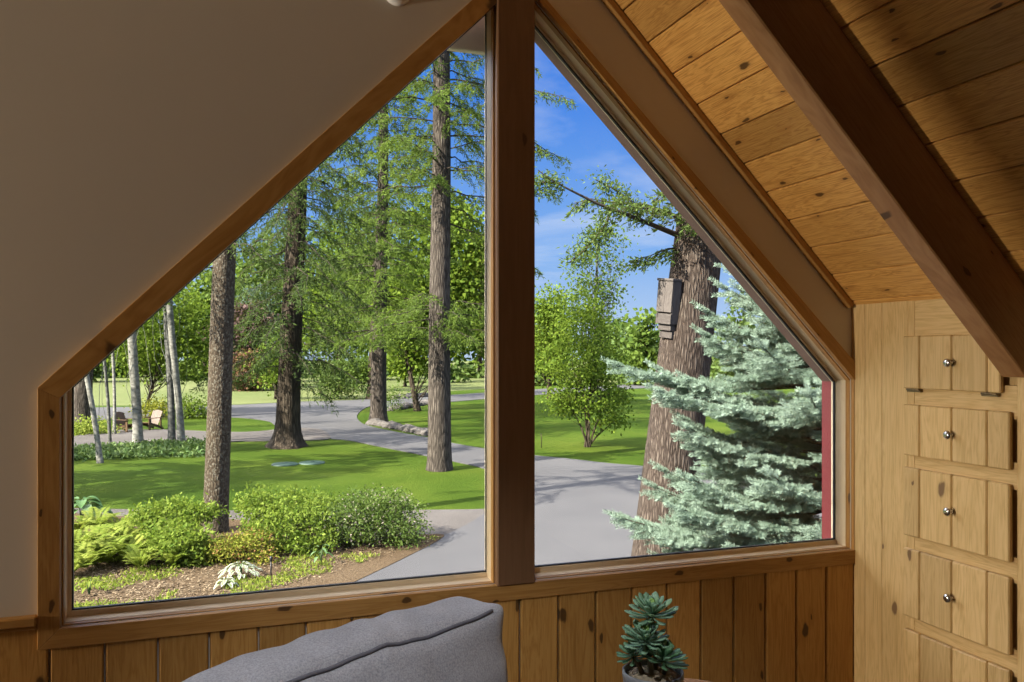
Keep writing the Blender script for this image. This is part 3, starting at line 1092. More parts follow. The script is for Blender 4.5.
slab('garden_path', [gxy(40, 509), gxy(90, 509.5), gxy(150, 510.5), gxy(220, 511.3), gxy(330, 512), gxy(420, 510.8), gxy(484, 509.8), gxy(500, 506.5), gxy(492, 513), gxy(470, 527), gxy(430, 543),
                     gxy(380, 540), gxy(300, 530), gxy(220, 524), gxy(150, 521), gxy(90, 520), gxy(40, 520)], GZ + .024, M['gravel'], 'gravel strip between lawn and flower bed', k=4)
slab('mulch_bed', [gxy(20, 518), gxy(90, 518), gxy(150, 518), gxy(220, 520), gxy(300, 527), gxy(380, 536), gxy(424, 536), gxy(444, 538), gxy(404, 560), gxy(342, 590), gxy(272, 624), gxy(200, 665), gxy(60, 740), (-4.5, 2.4), (-7.5, 5)],
     GZ + .038, M['mulch'], 'bark mulch flower bed below the window', k=4)

# ---------- plant builders
def bend_path(p0, p1, n, wob, sag=0.0):
    p0, p1 = Vector(p0), Vector(p1)
    d = p1 - p0
    res = []
    a_ = Vector((random.uniform(-1, 1), random.uniform(-1, 1), random.uniform(-.5, .5))) * wob * d.length
    b_ = Vector((random.uniform(-1, 1), random.uniform(-1, 1), random.uniform(-.5, .5))) * wob * d.length
    for i in range(n):
        s_ = i / (n - 1)
        q = p0 + d * s_ + a_ * math.sin(math.pi * s_) + b_ * math.sin(2 * math.pi * s_) * .5
        q.z -= sag * math.sin(math.pi * s_ * .5) ** 2 * d.length
        res.append(q)
    return res


def trunk_mb(mb, base, top, r0, r1, flare=1.5, n=14, seg=16, wob=.008, z0=None):
    """tapered trunk with root flare, relative to base"""
    base, top = Vector(base), Vector(top)
    d = top - base
    H = d.length
    hs = [0, .03, .08, .16, .3, .55, 1.0] + [1.0 + (H - 1.0) * i / n for i in range(1, n + 1)]
    path, rad = [], []
    for h in hs:
        s_ = h / H
        q = base + d * s_ + Vector((math.sin(s_ * 7 + r0 * 9), math.cos(s_ * 5 + r0 * 4), 0)) * wob * H * s_ * (1 - s_)
        path.append(q)
        r_ = r0 + (r1 - r0) * s_
        r_ *= 1 + (flare - 1) * math.exp(-h / .32)
        rad.append(r_)
    path[0] = path[0] - Vector((0, 0, .12))
    k0 = len(mb.v)
    mb.tube(path, rad, seg, tint=.5)
    # flutes: uneven section, stronger at the root flare
    ph = random.uniform(0, 6)
    for i in range(len(path)):
        for j in range(seg):
            an = 2 * math.pi * j / seg
            am = .05 + .16 * (flare - 1) * math.exp(-hs[i] / .4)
            v = mb.v[k0 + i * seg + j]
            c_ = path[i]
            mb.v[k0 + i * seg + j] = c_ + (v - c_) * (1 + am * (math.sin(3 * an + ph) * .6 + math.sin(5 * an + ph * 2 + i * .2) * .4))
    return path, rad


def conifer(name, label, base, top, r0, r1, branches, mat_bark, mat_leaf, leaf=(.16, .03), group=None, flare=1.5, droop=.25, twig_gap=.28, twig_len=.55, leaves_per_twig=16,
            hang=.55, limb_r=.022, cat='tree', seed=1, extra=None):
    """branches: list of (z above base, azimuth deg, length, rise)"""
    random.seed(seed)
    global RNG
    RNG = np.random.default_rng(seed)
    base, top = Vector(base), Vector(top)
    root = thing(name, label, cat, base, 0, group)
    tm = MB()
    trunk_mb(tm, (0, 0, 0), top - base, r0, r1, flare)
    lf = Leaves()
    H = (top - base).z
    axis = (top - base) / H
    lm = MB()
    for z, az, ln, rise in branches:
        a_ = math.radians(az)
        s0 = axis * z
        d = Vector((math.cos(a_), math.sin(a_), 0))
        n = 8
        path = []
        sw = random.uniform(-.25, .25)
        for i in range(n):
            s_ = i / (n - 1)
            q = s0 + d * ln * s_ + Vector((-d.y, d.x, 0)) * sw * ln * s_ * s_ + Vector((0, 0, 1)) * (rise * ln * s_ - droop * ln * s_ * s_)
            q += Vector((random.gauss(0, 1), random.gauss(0, 1), random.gauss(0, 1))) * .018 * ln * (0 < i)
            path.append(q)
        br = limb_r * (.35 + .3 * ln)
        lm.tube(path, [br * (1 - .8 * i / (n - 1)) for i in range(n)], 5, cap=False, tint=.5)
        nt_ = max(3, int(ln / twig_gap))
        for j in range(nt_):
            s_ = .18 + .82 * (j + random.random() * .6) / nt_
            s_ = min(s_, 1)
            x_ = s_ * (n - 1)
            i = min(int(x_), n - 2)
            q = path[i].lerp(path[i + 1], x_ - i)
            fd = (path[i + 1] - path[i]).normalized()
            sdv = fd.cross(Vector((0, 0, 1))).normalized()
            for sgn in (-1, 1):
                tl = twig_len * random.uniform(.55, 1.2) * (1.15 - .6 * s_)
                td = (fd * random.uniform(.4, .9) + sdv * sgn * random.uniform(.4, 1.0) + Vector((0, 0, -hang * random.uniform(.3, 1.3)))).normalized()
                m_ = leaves_per_twig
                u_ = RNG.random(m_)
                tdv, qv = np.array(td), np.array(q)
                P = qv + tdv * (u_ * tl)[:, None] + np.array([0, 0, -1]) * (hang * .35 * tl * u_ ** 2)[:, None] + RNG.normal(size=(m_, 3)) * .018
                A = tdv * .8 + RNG.normal(size=(m_, 3)) * .55
                lf.add(P, A, leaf[0] * RNG.uniform(.6, 1.25, m_), leaf[1] * RNG.uniform(.7, 1.3, m_), tint=np.clip(RNG.random(m_) * .55 + random.random() * .45, 0, 1))
                lm.tube([q, q + td * tl * .9], [.007, .003], 3, cap=False, tint=.5)
    if extra:
        extra(tm, lm, lf)
    tm.build('trunk', mat_bark, root)
    if lm.v:
        lm.build('branches', M['twig'], root)
    if lf.V:
        lf.build('needles', mat_leaf, root)
    return root


def leafy(name, label, base, blobs, n, leaf, mat_leaf, mat_bark=None, trunk=None, group=None, cat='tree', seed=1, limbs=6, cluster=.35, per=14, limb_r=.03, stems=None, up=.4):
    """broadleaf: blobs = [(centre relative to base, radii)], trunk = (top relative, r0, r1)"""
    random.seed(seed)
    global RNG
    RNG = np.random.default_rng(seed)
    base = Vector(base)
    root = thing(name, label, cat, base, 0, group)
    lf = Leaves()
    vol = np.array([(r[0] * r[1] + r[1] * r[2] + r[0] * r[2]) for c_, r in blobs])
    vol = vol / vol.sum()
    tips = []
    for (c_, r), w_ in zip(blobs, vol):
        m_ = max(4, int(n * w_ / per))
        D = unit(RNG.normal(size=(m_, 3)))
        rad = RNG.random(m_) ** .33
        rad = .35 + .65 * rad
        Cn = np.array(c_) + D * rad[:, None] * np.array(r)
        Cn[:, 2] = np.maximum(Cn[:, 2], .03)
        ct = RNG.random(m_)
        P = np.repeat(Cn, per, axis=0) + RNG.normal(size=(m_ * per, 3)) * cluster * np.array([1, 1, .6])
        P[:, 2] = np.maximum(P[:, 2], .02)
        A = RNG.normal(size=(m_ * per, 3)) + np.repeat(D, per, axis=0) * .5 + np.array([0, 0, -.15])
        Nn = RNG.normal(size=(m_ * per, 3)) + np.array([0, 0, up * 2])
        tint = np.clip(np.repeat(ct, per) * .5 + RNG.random(m_ * per) * .5, 0, 1)
        lf.add(P, A, leaf[0] * RNG.uniform(.7, 1.3, m_ * per), leaf[1] * RNG.uniform(.7, 1.3, m_ * per), tint, Nn)
        for q in range(min(m_, limbs)):
            tips.append(Vector(Cn[q]))
    if trunk or stems:
        tm = MB()
        if trunk:
            path, rad = trunk_mb(tm, (0, 0, 0), trunk[0], trunk[1], trunk[2], 1.35, n=8, seg=10, wob=.02)
            for tp in tips:
                s_ = random.uniform(.35, .95)
                i = min(len(path) - 1, int(s_ * (len(path) - 1)))
                tm.tube(bend_path(path[i], tp, 5, .08), [limb_r * .9, limb_r * .7, limb_r * .5, limb_r * .35, limb_r * .15], 5, cap=False, tint=.5)
        if stems:
            for tp in stems:
                tm.tube(bend_path((random.uniform(-.08, .08), random.uniform(-.08, .08), -.05), tp, 7, .06), [limb_r * (1 - .8 * i / 6) for i in range(7)], 6, cap=False, tint=.5)
            for tp in tips:
                q = Vector(random.choice(stems)) * random.uniform(.3, .8)
                tm.tube(bend_path(q, tp, 4, .08), [limb_r * .4, limb_r * .3, limb_r * .2, limb_r * .1], 4, cap=False, tint=.5)
        tm.build('trunk' if trunk else 'stems', mat_bark, root)
    lf.build('foliage', mat_leaf, root)
    return root


def spread_branches(z0, z1, n, length, rise=.15, seed=0, az=None):
    r_ = random.Random(seed)
    res = []
    for i in range(n):
        s_ = (i + r_.random()) / n
        z = z0 + (z1 - z0) * s_
        ln = length(s_) * r_.uniform(.65, 1.2)
        a_ = (i * 137.5 + r_.uniform(-25, 25)) % 360 if az is None else r_.choice(az) + r_.uniform(-25, 25)
        res.append((z, a_, ln, rise + r_.uniform(-.12, .12)))
    return res


# ---------- the big trees on the lawn
def px_tree(bx_, by_, tx, ty, hmul=1.0):
    """base point on the ground and a top point in line with (tx, ty) at the same depth"""
    d = dep(by_)
    b_ = at(bx_, by_, d)
    t_ = at(tx, ty, d)
    return b_, b_ + (t_ - b_) * hmul, d


b0, t0, d0 = px_tree(214.5, 533, 226, 250, 2.3)
conifer('pine_tree', 'pine with a speckled trunk standing in the flower bed', b0, t0, 12.2 * mpp(d0), 9 * mpp(d0),
        [(5.2, 200, 1.7, .2), (5.6, 20, 1.3, .1), (5.7, 300, 1.6, .1), (6.0, 150, 2.0, .1), (6.4, 80, 2.0, .1), (6.6, 250, 2.2, .1), (6.9, 350, 2.0, .1)] + spread_branches(7.0, 12, 26, lambda s: 2.4, .1, 5),
        M['bark_speck'], M['lf_fir'], leaf=(.10, .020), flare=1.12, droop=.35, twig_gap=.16, twig_len=.45, leaves_per_twig=22, seed=3)

b0, t0, d0 = px_tree(287, 447, 297, 190, 1.9)
conifer('fir_tree', 'stout dark fir with a flared base and drooping branches in the middle of lawn', b0, t0, 12 * mpp(d0), 6 * mpp(d0),
        spread_branches(3.3, 18, 120, lambda s: 3.2 - 1.5 * abs(s - .45), -.02, 8) + [(3.6, 190, 3.6, .0), (2.6, 350, 1.7, -.15), (3.2, 170, 3.0, .0)],
        M['bark_dark'], M['lf_dark'], leaf=(.20, .036), flare=1.75, droop=.38, twig_gap=.26, twig_len=.75, leaves_per_twig=17, hang=.8, seed=4)

b0, t0, d0 = px_tree(378, 424, 383.5, 100, 1.25)
conifer('slim_larch_tree', 'slim tall larch standing at the stone edging by the driveway bend', b0, t0, 8.3 * mpp(d0), 3.5 * mpp(d0),
        spread_branches(4.2, 20, 130, lambda s: 4.6 - 3.0 * s, .06, 14),
        M['bark_grey'], M['lf_larch'], leaf=(.28, .05), flare=1.4, droop=.24, twig_gap=.34, twig_len=.9, leaves_per_twig=15, hang=.5, seed=5)

b0, t0, d0 = px_tree(439.5, 470, 441, 60, 1.35)
lar = spread_branches(8.4, 16, 60, lambda s: 3.0 - .8 * s, .12, 21)
lar += [(4.6, 185, 3.0, .0), (4.9, 200, 2.2, .05), (4.4, 355, 2.2, .05), (4.8, 10, 2.5, .05), (5.1, 340, 2.2, .1), (4.3, 300, 1.8, .0), (4.8, 285, 1.6, .1), (5.3, 230, 1.9, .1), (4.5, 260, 1.6, .0), (5.0, 150, 2.0, .1)]
lar += [(9.2, 352, 3.6, -.02), (10.6, 350, 4.0, .02), (11.9, 349, 3.9, .02), (7.6, 352, 3.2, -.22), (8.2, 0, 2.6, -.3)]
conifer('larch_tree', 'tall bare-trunked larch at the edge of lawn left of the window post', b0, t0, 12 * mpp(d0), 7.2 * mpp(d0), lar,
        M['bark_grey'], M['lf_larch'], leaf=(.15, .026), flare=1.15, droop=.22, twig_gap=.19, twig_len=.6, leaves_per_twig=24, hang=.75, seed=6)

b0, t0, d0 = px_tree(374, 399, 377, 320, 2.4)
conifer('dark_trunk_tree', 'dark stout tree across the drive behind the slim larch', b0, t0, 7.5 * mpp(d0), 5.5 * mpp(d0),
        spread_branches(5.5, 15, 60, lambda s: 3.6, .05, 31), M['bark_dark'], M['lf_fir'], leaf=(.34, .07), flare=1.2, twig_gap=.5, twig_len=1.1, leaves_per_twig=10, seed=7)

for i, (x_, y_, h_) in enumerate(((-9.5, 20.5, 15), (-13, 25.5, 17), (-14, 16.5, 15), (-23, 34, 19))):
    conifer('fir_tree', ['shorter fir left of the window view, nearest the lawn', 'tall fir left of the window view, beyond the shorter one', 'fir left of the window view, nearest the house', 'tallest fir left of the window view, farthest off'][i], (x_, y_, GZ), (x_ + .4, y_, GZ + h_), .3, .05,
            spread_branches(3.0, h_ - .8, 60, lambda s: 3.4 * (1 - s) ** .7 + .4, -.02, 60 + i), M['bark_dark'], M['lf_fir'], leaf=(.34, .09), flare=1.4, droop=.25, twig_gap=.40, twig_len=.8, leaves_per_twig=12, seed=180 + i)

# leftmost stout trunk
b0, t0, d0 = px_tree(82, 423, 90, 250, 1.5)
conifer('pale_fir_tree', 'stout pale-barked tree at far left edge of the window', b0, t0, 9 * mpp(d0), 6 * mpp(d0),
        spread_branches(7.5, 15, 40, lambda s: 3.4, .05, 33), M['bark_grey'], M['lf_fir'], leaf=(.26, .05), flare=1.25, twig_gap=.35, twig_len=.9, leaves_per_twig=12, seed=8)

# ---------- aspens left
def aspen(label, bx_, by_, tx, ty, w0, w1, mat, seed, hm=2.0, crown=True):
    b_, t_, d = px_tree(bx_, by_, tx, ty, hm)
    H = (t_ - b_)
    bl = [((H.x * .75, H.y * .75, H.z * .72), (.75, .75, 1.5)), ((H.x, H.y, H.z * .98), (.8, .8, 1.9))]
    return leafy('aspen_tree', label, b_, bl, 1300, (.11, .09), M['lf_mid'], mat, trunk=(H, w0 / 2 * mpp(d), w1 / 2 * mpp(d)), group='aspens in the groundcover bed', seed=seed, cluster=.32, limbs=2, limb_r=.012)


aspen('thin leaning aspen with its foot in the lawn left', 100.5, 463, 87, 375, 5.2, 4.2, M['bark_aspen'], 41, 2.6)
aspen('thinnest dark aspen stem, second from the window left edge', 110, 446, 105.5, 370, 3.2, 2.6, M['bark_aspen_dark'], 42, 2.6)
aspen('slim grey aspen behind the gravel path near the chairs', 114.5, 434.5, 113.5, 360, 3.0, 2.6, M['bark_aspen'], 43, 2.4)
aspen('thickest white aspen in front of the wooden garden chairs', 138, 447, 133.5, 340, 9.2, 7.4, M['bark_aspen'], 44, 2.2)
aspen('straight grey aspen of the close pair by the shrubs', 172, 445, 168.5, 330, 7.0, 5.0, M['bark_aspen_dark'], 45, 2.2)
aspen('pale leaning aspen with a dark scar, right of the pair', 181.5, 446, 173, 335, 7.2, 5.4, M['bark_aspen'], 46, 2.2)

# ---------- broadleaf trees on the left
def blob_tree(name, label, bx_, by_, crown, n, leaf, mat, tr=None, group=None, seed=1, d=None, cluster=None, trunk_top=None, bark='bark_dark', per=14, cat='tree'):
    """crown: list of (px, py, rx, ry) in picture units at the tree's own depth"""
    d = d or dep(by_)
    b_ = at(bx_, by_, d)
    b_.z = GZ
    bl = []
    for i, (cx, cy, rx, ry) in enumerate(crown):
        q = at(cx, cy, d) - b_
        ry_ = rx * mpp(d)
        off = ((i * 7) % 5 - 2) * .18 * ry_
        bl.append(((q.x + SN * off, q.y + CS * off, q.z), (rx * mpp(d), rx * mpp(d) * .9, ry * mpp(d))))
    tk = None
    if tr:
        tt = trunk_top or (crown[0][0], crown[0][1])
        q = at(tt[0], tt[1], d) - b_
        tk = (q, tr * mpp(d), tr * .45 * mpp(d))
    return leafy(name, label, b_, bl, n, leaf, M[mat], M[bark], trunk=tk, group=group, seed=seed, cluster=cluster or .02 * d ** .8, per=per, cat=cat)


blob_tree('maple_tree', 'bright green leafy maple behind the bare-trunked larch', 417.5, 411,
          [(430, 300, 40, 45), (462, 250, 34, 44), (415, 340, 40, 28), (462, 325, 36, 36), (440, 225, 26, 34), (478, 290, 24, 50), (400, 300, 24, 40)], 15000, (.30, .24), 'lf_bright', 3.2, seed=51, trunk_top=(402, 330))
blob_tree('maple_tree', 'bright leafy tree between the dark fir and slim larch', 340, 398,
          [(340, 295, 34, 40), (328, 332, 28, 26), (358, 335, 24, 30), (350, 260, 28, 36)], 8000, (.32, .26), 'lf_bright', 3, seed=52, d=73)
blob_tree('small_tree', 'small bright green tree with a leaning stem behind the garden chairs', 144, 411,
          [(150, 335, 40, 26), (175, 355, 36, 26), (125, 350, 30, 26), (195, 330, 24, 30), (160, 305, 34, 24)], 8000, (.22, .17), 'lf_bright', 2.0, seed=53, trunk_top=(156, 375), d=47)
blob_tree('yew_bush', 'dark green upright bush beyond the drive near the fir', 333, 399,
          [(333, 385, 11, 14), (344, 378, 9, 18), (326, 376, 7, 14)], 2600, (.22, .12), 'lf_fir', seed=54, cat='shrub')
blob_tree('weeping_shrub', 'light green feathery shrub right of the dark bush', 349, 399, [(353, 376, 9, 18), (360, 366, 6, 14)], 1700, (.26, .12), 'lf_mid', seed=56, cat='shrub')
blob_tree('purple_tree', 'purple-leaved tree behind the speckled pine', 240, 392, [(240, 340, 22, 24), (248, 322, 16, 18), (232, 352, 16, 14)], 4200, (.40, .32), 'lf_purple', 2.2, seed=57, d=80)
blob_tree('red_shrub', 'reddish bushy shrub across the drive', 250, 390.5, [(251, 372, 18, 18), (243, 379, 12, 12), (264, 377, 11, 12)], 4600, (.26, .20), 'lf_red', seed=58, cat='shrub')
blob_tree('light_bush', 'light green low tree left of the dark fir', 276, 399, [(276, 368, 14, 17), (284, 352, 13, 18)], 2600, (.26, .18), 'lf_bright', 1.8, seed=59)
blob_tree('bluish_spruce', 'bluish spruce far behind the red shrub', 262, 389, [(258, 345, 16, 34), (258, 318, 9, 28), (258, 300, 5, 20)], 4200, (.5, .16), 'lf_blue', seed=60, d=86)
blob_tree('golden_shrub', 'golden yellow shrub behind the right garden chair', 160, 417, [(156, 409, 11, 6.5), (164, 412, 9, 6)], 1800, (.13, .08), 'lf_yellow', seed=61, cat='shrub')
blob_tree('green_shrub', 'rounded green shrub right of the golden one', 190, 418, [(190, 409, 12, 8.5), (200, 412, 7, 5.5)], 2000, (.13, .08), 'lf_bright', seed=62, cat='shrub')
blob_tree('pale_shrub', 'low pale green shrub at the foot of the pale fir', 84, 434, [(82, 430, 12, 5), (98, 429, 9, 6), (91, 427, 9, 5)], 1300, (.12, .08), 'lf_fern', seed=63, cat='shrub')
blob_tree('drive_shrub', 'small feathery shrub on the lawn by the slim larch foot', 391, 412, [(391, 402, 5, 9), (393, 396, 4, 8)], 700, (.16, .06), 'lf_mid', seed=64, cat='shrub')
blob_tree('young_tree', 'young tree on the far lawn right of the maple stem', 405, 391, [(405, 362, 14, 14), (408, 350, 12, 12)], 1800, (.4, .3), 'lf_bright', 1.6, seed=65, d=84)

# ---------- far rows of trees
far_l = [(75, 300, 26, 70), (108, 320, 24, 55), (140, 290, 28, 75), (205, 270, 26, 90), (228, 255, 28, 95), (262, 240, 26, 110), (300, 225, 26, 120), (338, 235, 24, 110), (372, 215, 26, 130), (408, 205, 24, 140), (446, 225, 24, 120),
         (480, 240, 24, 110)]
for i, (x_, top_, rx, hh) in enumerate(far_l):
    d = 96 + (i * 37 % 5) * 9
    cy = [top_ + hh * .25, top_ + hh * .5, top_ + hh * .78]
    blob_tree('distant_tree', ['tall distant green tree in the row beyond the meadow, left light', 'broad distant tree in the row beyond the meadow, left light'][i % 2], x_, 385,
              [(x_, cy[0], rx * .6, hh * .28), (x_ - rx * .3, cy[1], rx * .85, hh * .28), (x_ + rx * .3, cy[2], rx, hh * .26), (x_ - rx * .2, 374, rx * .95, 9)], 2600, (.75, .6), ['lf_far', 'lf_mid'][i % 2], 2.6,
              group='distant trees seen through the left light', seed=70 + i, d=d, per=10)
far_r = [(541, 318, 15, 68), (556, 300, 14, 84), (604, 322, 12, 60), (618, 318, 13, 64), (633, 330, 13, 52), (646, 316, 14, 70), (668, 310, 16, 80), (700, 320, 20, 66), (740, 300, 22, 90), (780, 310, 22, 80), (820, 300, 22, 90)]
for i, (x_, top_, rx, hh) in enumerate(far_r):
    d = 88 + (i * 29 % 5) * 8
    cy = [top_ + hh * .22, top_ + hh * .5, top_ + hh * .76]
    blob_tree('distant_tree', ['distant green tree on the skyline in the right light', 'distant grey-green tree on the skyline in the right light'][i % 2], x_, 384,
              [(x_, cy[0], rx * .55, hh * .24), (x_ - rx * .2, cy[1], rx * .85, hh * .26), (x_ + rx * .2, cy[2], rx, hh * .22), (x_ - rx * .1, 374, rx * .95, 8)], 1900, (.62, .5), ['lf_far', 'lf_mid'][i % 2], 2.0,
              group='distant trees seen through the right light', seed=90 + i, d=d, per=10)

# ---------- right light: multi-stem shrub tree, bushes, aspen
d = dep(447)
b0 = at(587, 447, d)
st = [at(px, py, d) - b0 for px, py in ((570, 350), (580, 320), (588, 330), (600, 345), (612, 380), (562, 395), (620, 415), (594, 370))]
leafy('shrub_tree', 'multi-stemmed bright green small tree on the lawn beyond the driveway', b0,
      [((at(cx, cy, d) - b0) + Vector((SN, CS, 0)) * o_, (rx * mpp(d), rx * mpp(d), ry * mpp(d))) for cx, cy, rx, ry, o_ in
       ((583, 330, 26, 24, 0), (572, 362, 30, 22, -.4), (600, 366, 26, 20, .3), (588, 395, 38, 18, 0), (610, 415, 16, 12, -.2), (566, 404, 16, 12, .2), (583, 305, 16, 18, .1), (615, 395, 12, 10, 0))],
      9000, (.13, .085), M['lf_bright'], M['bark_dark'], stems=st, cat='tree', seed=110, cluster=.22, limbs=5, limb_r=.045)
blob_tree('bright_bush', 'bright yellow-green bushy tree on the left of the right light', 549, 393, [(548, 352, 16, 24), (562, 330, 14, 22), (540, 325, 14, 28), (552, 305, 12, 18)], 5200, (.24, .18), 'lf_bright', 2, seed=111, d=62)
blob_tree('airy_aspen', 'tall airy aspen rising against the sky in the right light', 594, 390,
          [(592, 250, 11, 18), (600, 275, 13, 20), (588, 300, 15, 22), (604, 320, 14, 22), (580, 268, 9, 16), (596, 345, 17, 20), (612, 295, 8, 14), (600, 232, 8, 12), (622, 265, 8, 9), (616, 240, 9, 8)], 3400, (.21, .17), 'lf_mid', 2.0, seed=112, d=56, trunk_top=(597, 240), bark='bark_aspen_dark')

# ---------- stake on the right lawn
q = gp(541.5, 448)
stk = thing('lawn_stake', 'thin brown stake standing in the lawn left of the multi-stemmed tree', 'stake', q)
MB().tube([(0, 0, -.1), (.0, 0, .42), (-.02, 0, .52)], [.016, .016, .012], 8).build('rod', M['bark_dark'], stk)
MB().tube([(-.02, 0, .515), (-.02, 0, .545)], [.02, .02], 8).build('cap', M['metal_dark'], stk)

# ---------- big trunk close to the house, with the bat box
DT = 10.9
bt = at(655, PY0 + 3.6 * FPX / DT, DT)
tt = at(697, 245, DT)
top_t = bt + (tt - bt) * 2.4
br_big = [(5.35, 172, 1.7, .28), (5.25, 190, 1.5, .30), (5.2, 240, 1.0, .2), (5.6, 300, 1.4, .2), (5.7, 20, 1.4, .2), (5.05, 175, 1.0, -.15), (5.45, 215, 1.3, .2)]
br_big += spread_branches(8.6, 13.5, 30, lambda s: 2.2, .2, 44)
def long_limb(tm, lm, lf):
    pts = [at(680, 236, DT) - bt, at(655, 226, DT - .3) - bt, at(628, 215, DT - .6) - bt, at(598, 204, DT - .8) - bt, at(570, 190, DT - .9) - bt, at(548, 178, DT - 1.0) - bt, at(538, 170, DT - 1.0) - bt]
    lm.tube(pts, [.04, .032, .024, .018, .013, .009, .006], 7, cap=False, tint=.5)
    for path in ([at(612, 209, DT - .7) - bt, at(604, 228, DT - .7) - bt, at(592, 243, DT - .7) - bt], [at(560, 184, DT - .9) - bt, at(548, 182, DT - .9) - bt, at(536, 183, DT - .9) - bt],
                 [at(640, 220, DT - .5) - bt, at(630, 200, DT - .5) - bt, at(612, 188, DT - .5) - bt, at(596, 180, DT - .5) - bt], [at(604, 228, DT - .7) - bt, at(585, 250, DT - .7) - bt, at(570, 262, DT - .7) - bt]):
        lm.tube(path, [.02, .014, .009, .007][:len(path)], 5, cap=False, tint=.5)
        for i in range(len(path) - 1):
            m_ = 260
            u_ = RNG.random(m_)
            P = np.array(path[i]) * (1 - u_)[:, None] + np.array(path[i + 1]) * u_[:, None] + RNG.normal(size=(m_, 3)) * .075
            lf.add(P, RNG.normal(size=(m_, 3)) + np.array([-.5, 0, -.5]), RNG.uniform(.04, .08, m_), RNG.uniform(.014, .026, m_))


conifer('big_fir_tree', 'massive furrowed fir trunk beside the driveway carrying the wooden box', bt, top_t, .42, .2, br_big, M['bark_fir'], M['lf_fir'], leaf=(.085, .026), flare=1.25, droop=.14,
        twig_gap=.11, twig_len=.36, leaves_per_twig=18, hang=.45, limb_r=.025, seed=12, extra=long_limb)

# bat box on its left side
ax = (tt - bt).normalized()
zb_ = at(668, 300, DT).z
cen = bt + ax * ((zb_ - bt.z) / ax.z)
view = Vector((CAM.x - cen.x, CAM.y - cen.y, 0)).normalized()
left = Vector((-CS, SN, 0))
nrm = (view * .68 + left * .80).normalized()
rad_here = .42 + (.2 - .42) * ((zb_ - bt.z) / (top_t - bt).z) + .02
bp = cen + nrm * (rad_here + .0)
bp.z = zb_
bat = thing('bat_box', 'weathered grey wooden bat box on the big fir trunk', 'bat box', bp, math.atan2(nrm.y, nrm.x) + math.pi / 2)
bat.rotation_euler.y = math.radians(6)
# local -y faces away from the trunk, z up
s_ = mpp(DT - .5)
MB().box((-.145, -.155, .235), (.145, .02, .265), (1, 0, 0)).build('roof', M['grey_wood'], bat, bevel=.003)
fp = MB()
for i in range(2):
    fp.box((-.135 + i * .135 + .001, -.140, -.175), (-.135 + (i + 1) * .135 - .001, -.118, .235), (0, 0, 1))
fp.build('front_panel', M['grey_wood'], bat, bevel=.003)
MB().box((-.135, -.136, -.33), (.135, -.114, -.195), (1, 0, 0)).build('lower_front', M['grey_wood'], bat, bevel=.003)
for x_ in (-.135, .113):
    MB().box((x_, -.117, -.33), (x_ + .022, .02, .235), (0, 0, 1)).build('side_panel', M['grey_wood'], bat, bevel=.003)
MB().box((-.113, -.004, -.33), (.113, .02, .235), (0, 0, 1)).build('back_panel', M['grey_wood'], bat)
MB().box((-.112, -.10, -.415), (.112, .03, -.331), (1, 0, 0)).build('bottom_block', M['grey_wood'], bat, bevel=.003)
MB().box((-.112, -.07, -.515), (.112, .03, -.43), (1, 0, 0)).build('landing_board', M['grey_wood'], bat, bevel=.003)
MB().box((-.10, -.05, -.43), (.10, .025, -.415), (1, 0, 0)).build('spacer', M['grey_wood'], bat)

# ---------- blue spruce next to the house
random.seed(21)
RNG = np.random.default_rng(21)
DS = 6.1
sb = at(838, PY0 + 3.6 * FPX / DS, DS)
sb.z = GZ
spr = thing('blue_spruce', 'blue spruce with silvery fingered boughs outside the right light', 'tree', sb)
tm = MB()
HS = 5.7
trunk_mb(tm, (0, 0, 0), (0, 0, HS), .085, .012, 1.2, n=8, seg=10)
tm.build('trunk', M['bark_dark'], spr)


def finger_template(ln=.24, seg=13, per=9):
    """needle-covered shoot pointing along +x, length 1 = ln metres"""
    Q = []
    nl = .026 / ln
    w_ = .0052 / ln
    for i in range(seg):
        for j in range(per):
            x_ = (i + random.random()) / seg
            an = 2 * math.pi * (j + random.random() * .8) / per
            rad_dir = np.array([0, math.cos(an), math.sin(an) * .85 + .25])
            d_ = unit(np.array([.62 + .5 * x_, 0, 0]) + rad_dir)
            p_ = np.array([x_ * .95, 0, 0]) + rad_dir * .006 / ln
            sd_ = unit(np.cross(d_, np.array([random.gauss(0, 1), random.gauss(0, 1), random.gauss(0, 1)])))
            l2 = nl * random.uniform(.8, 1.1)
            Q.append([p_ - sd_ * w_ * .5, p_ + sd_ * w_ * .5, p_ + d_ * l2 + sd_ * w_ * .22, p_ + d_ * l2 - sd_ * w_ * .22])
    return np.array(Q)     # (n,4,3)


TPL = [finger_template() for _ in range(6)]
Fp, Fd, Fl, Ft = [], [], [], []       # fingers: position, direction, length, tone
lm = MB()


def put_finger(p_, d_, ln, tone):
    Fp.append(p_)
    Fd.append(d_.normalized())
    Fl.append(ln)
    Ft.append(min(1, max(0, tone + random.gauss(0, .09))))


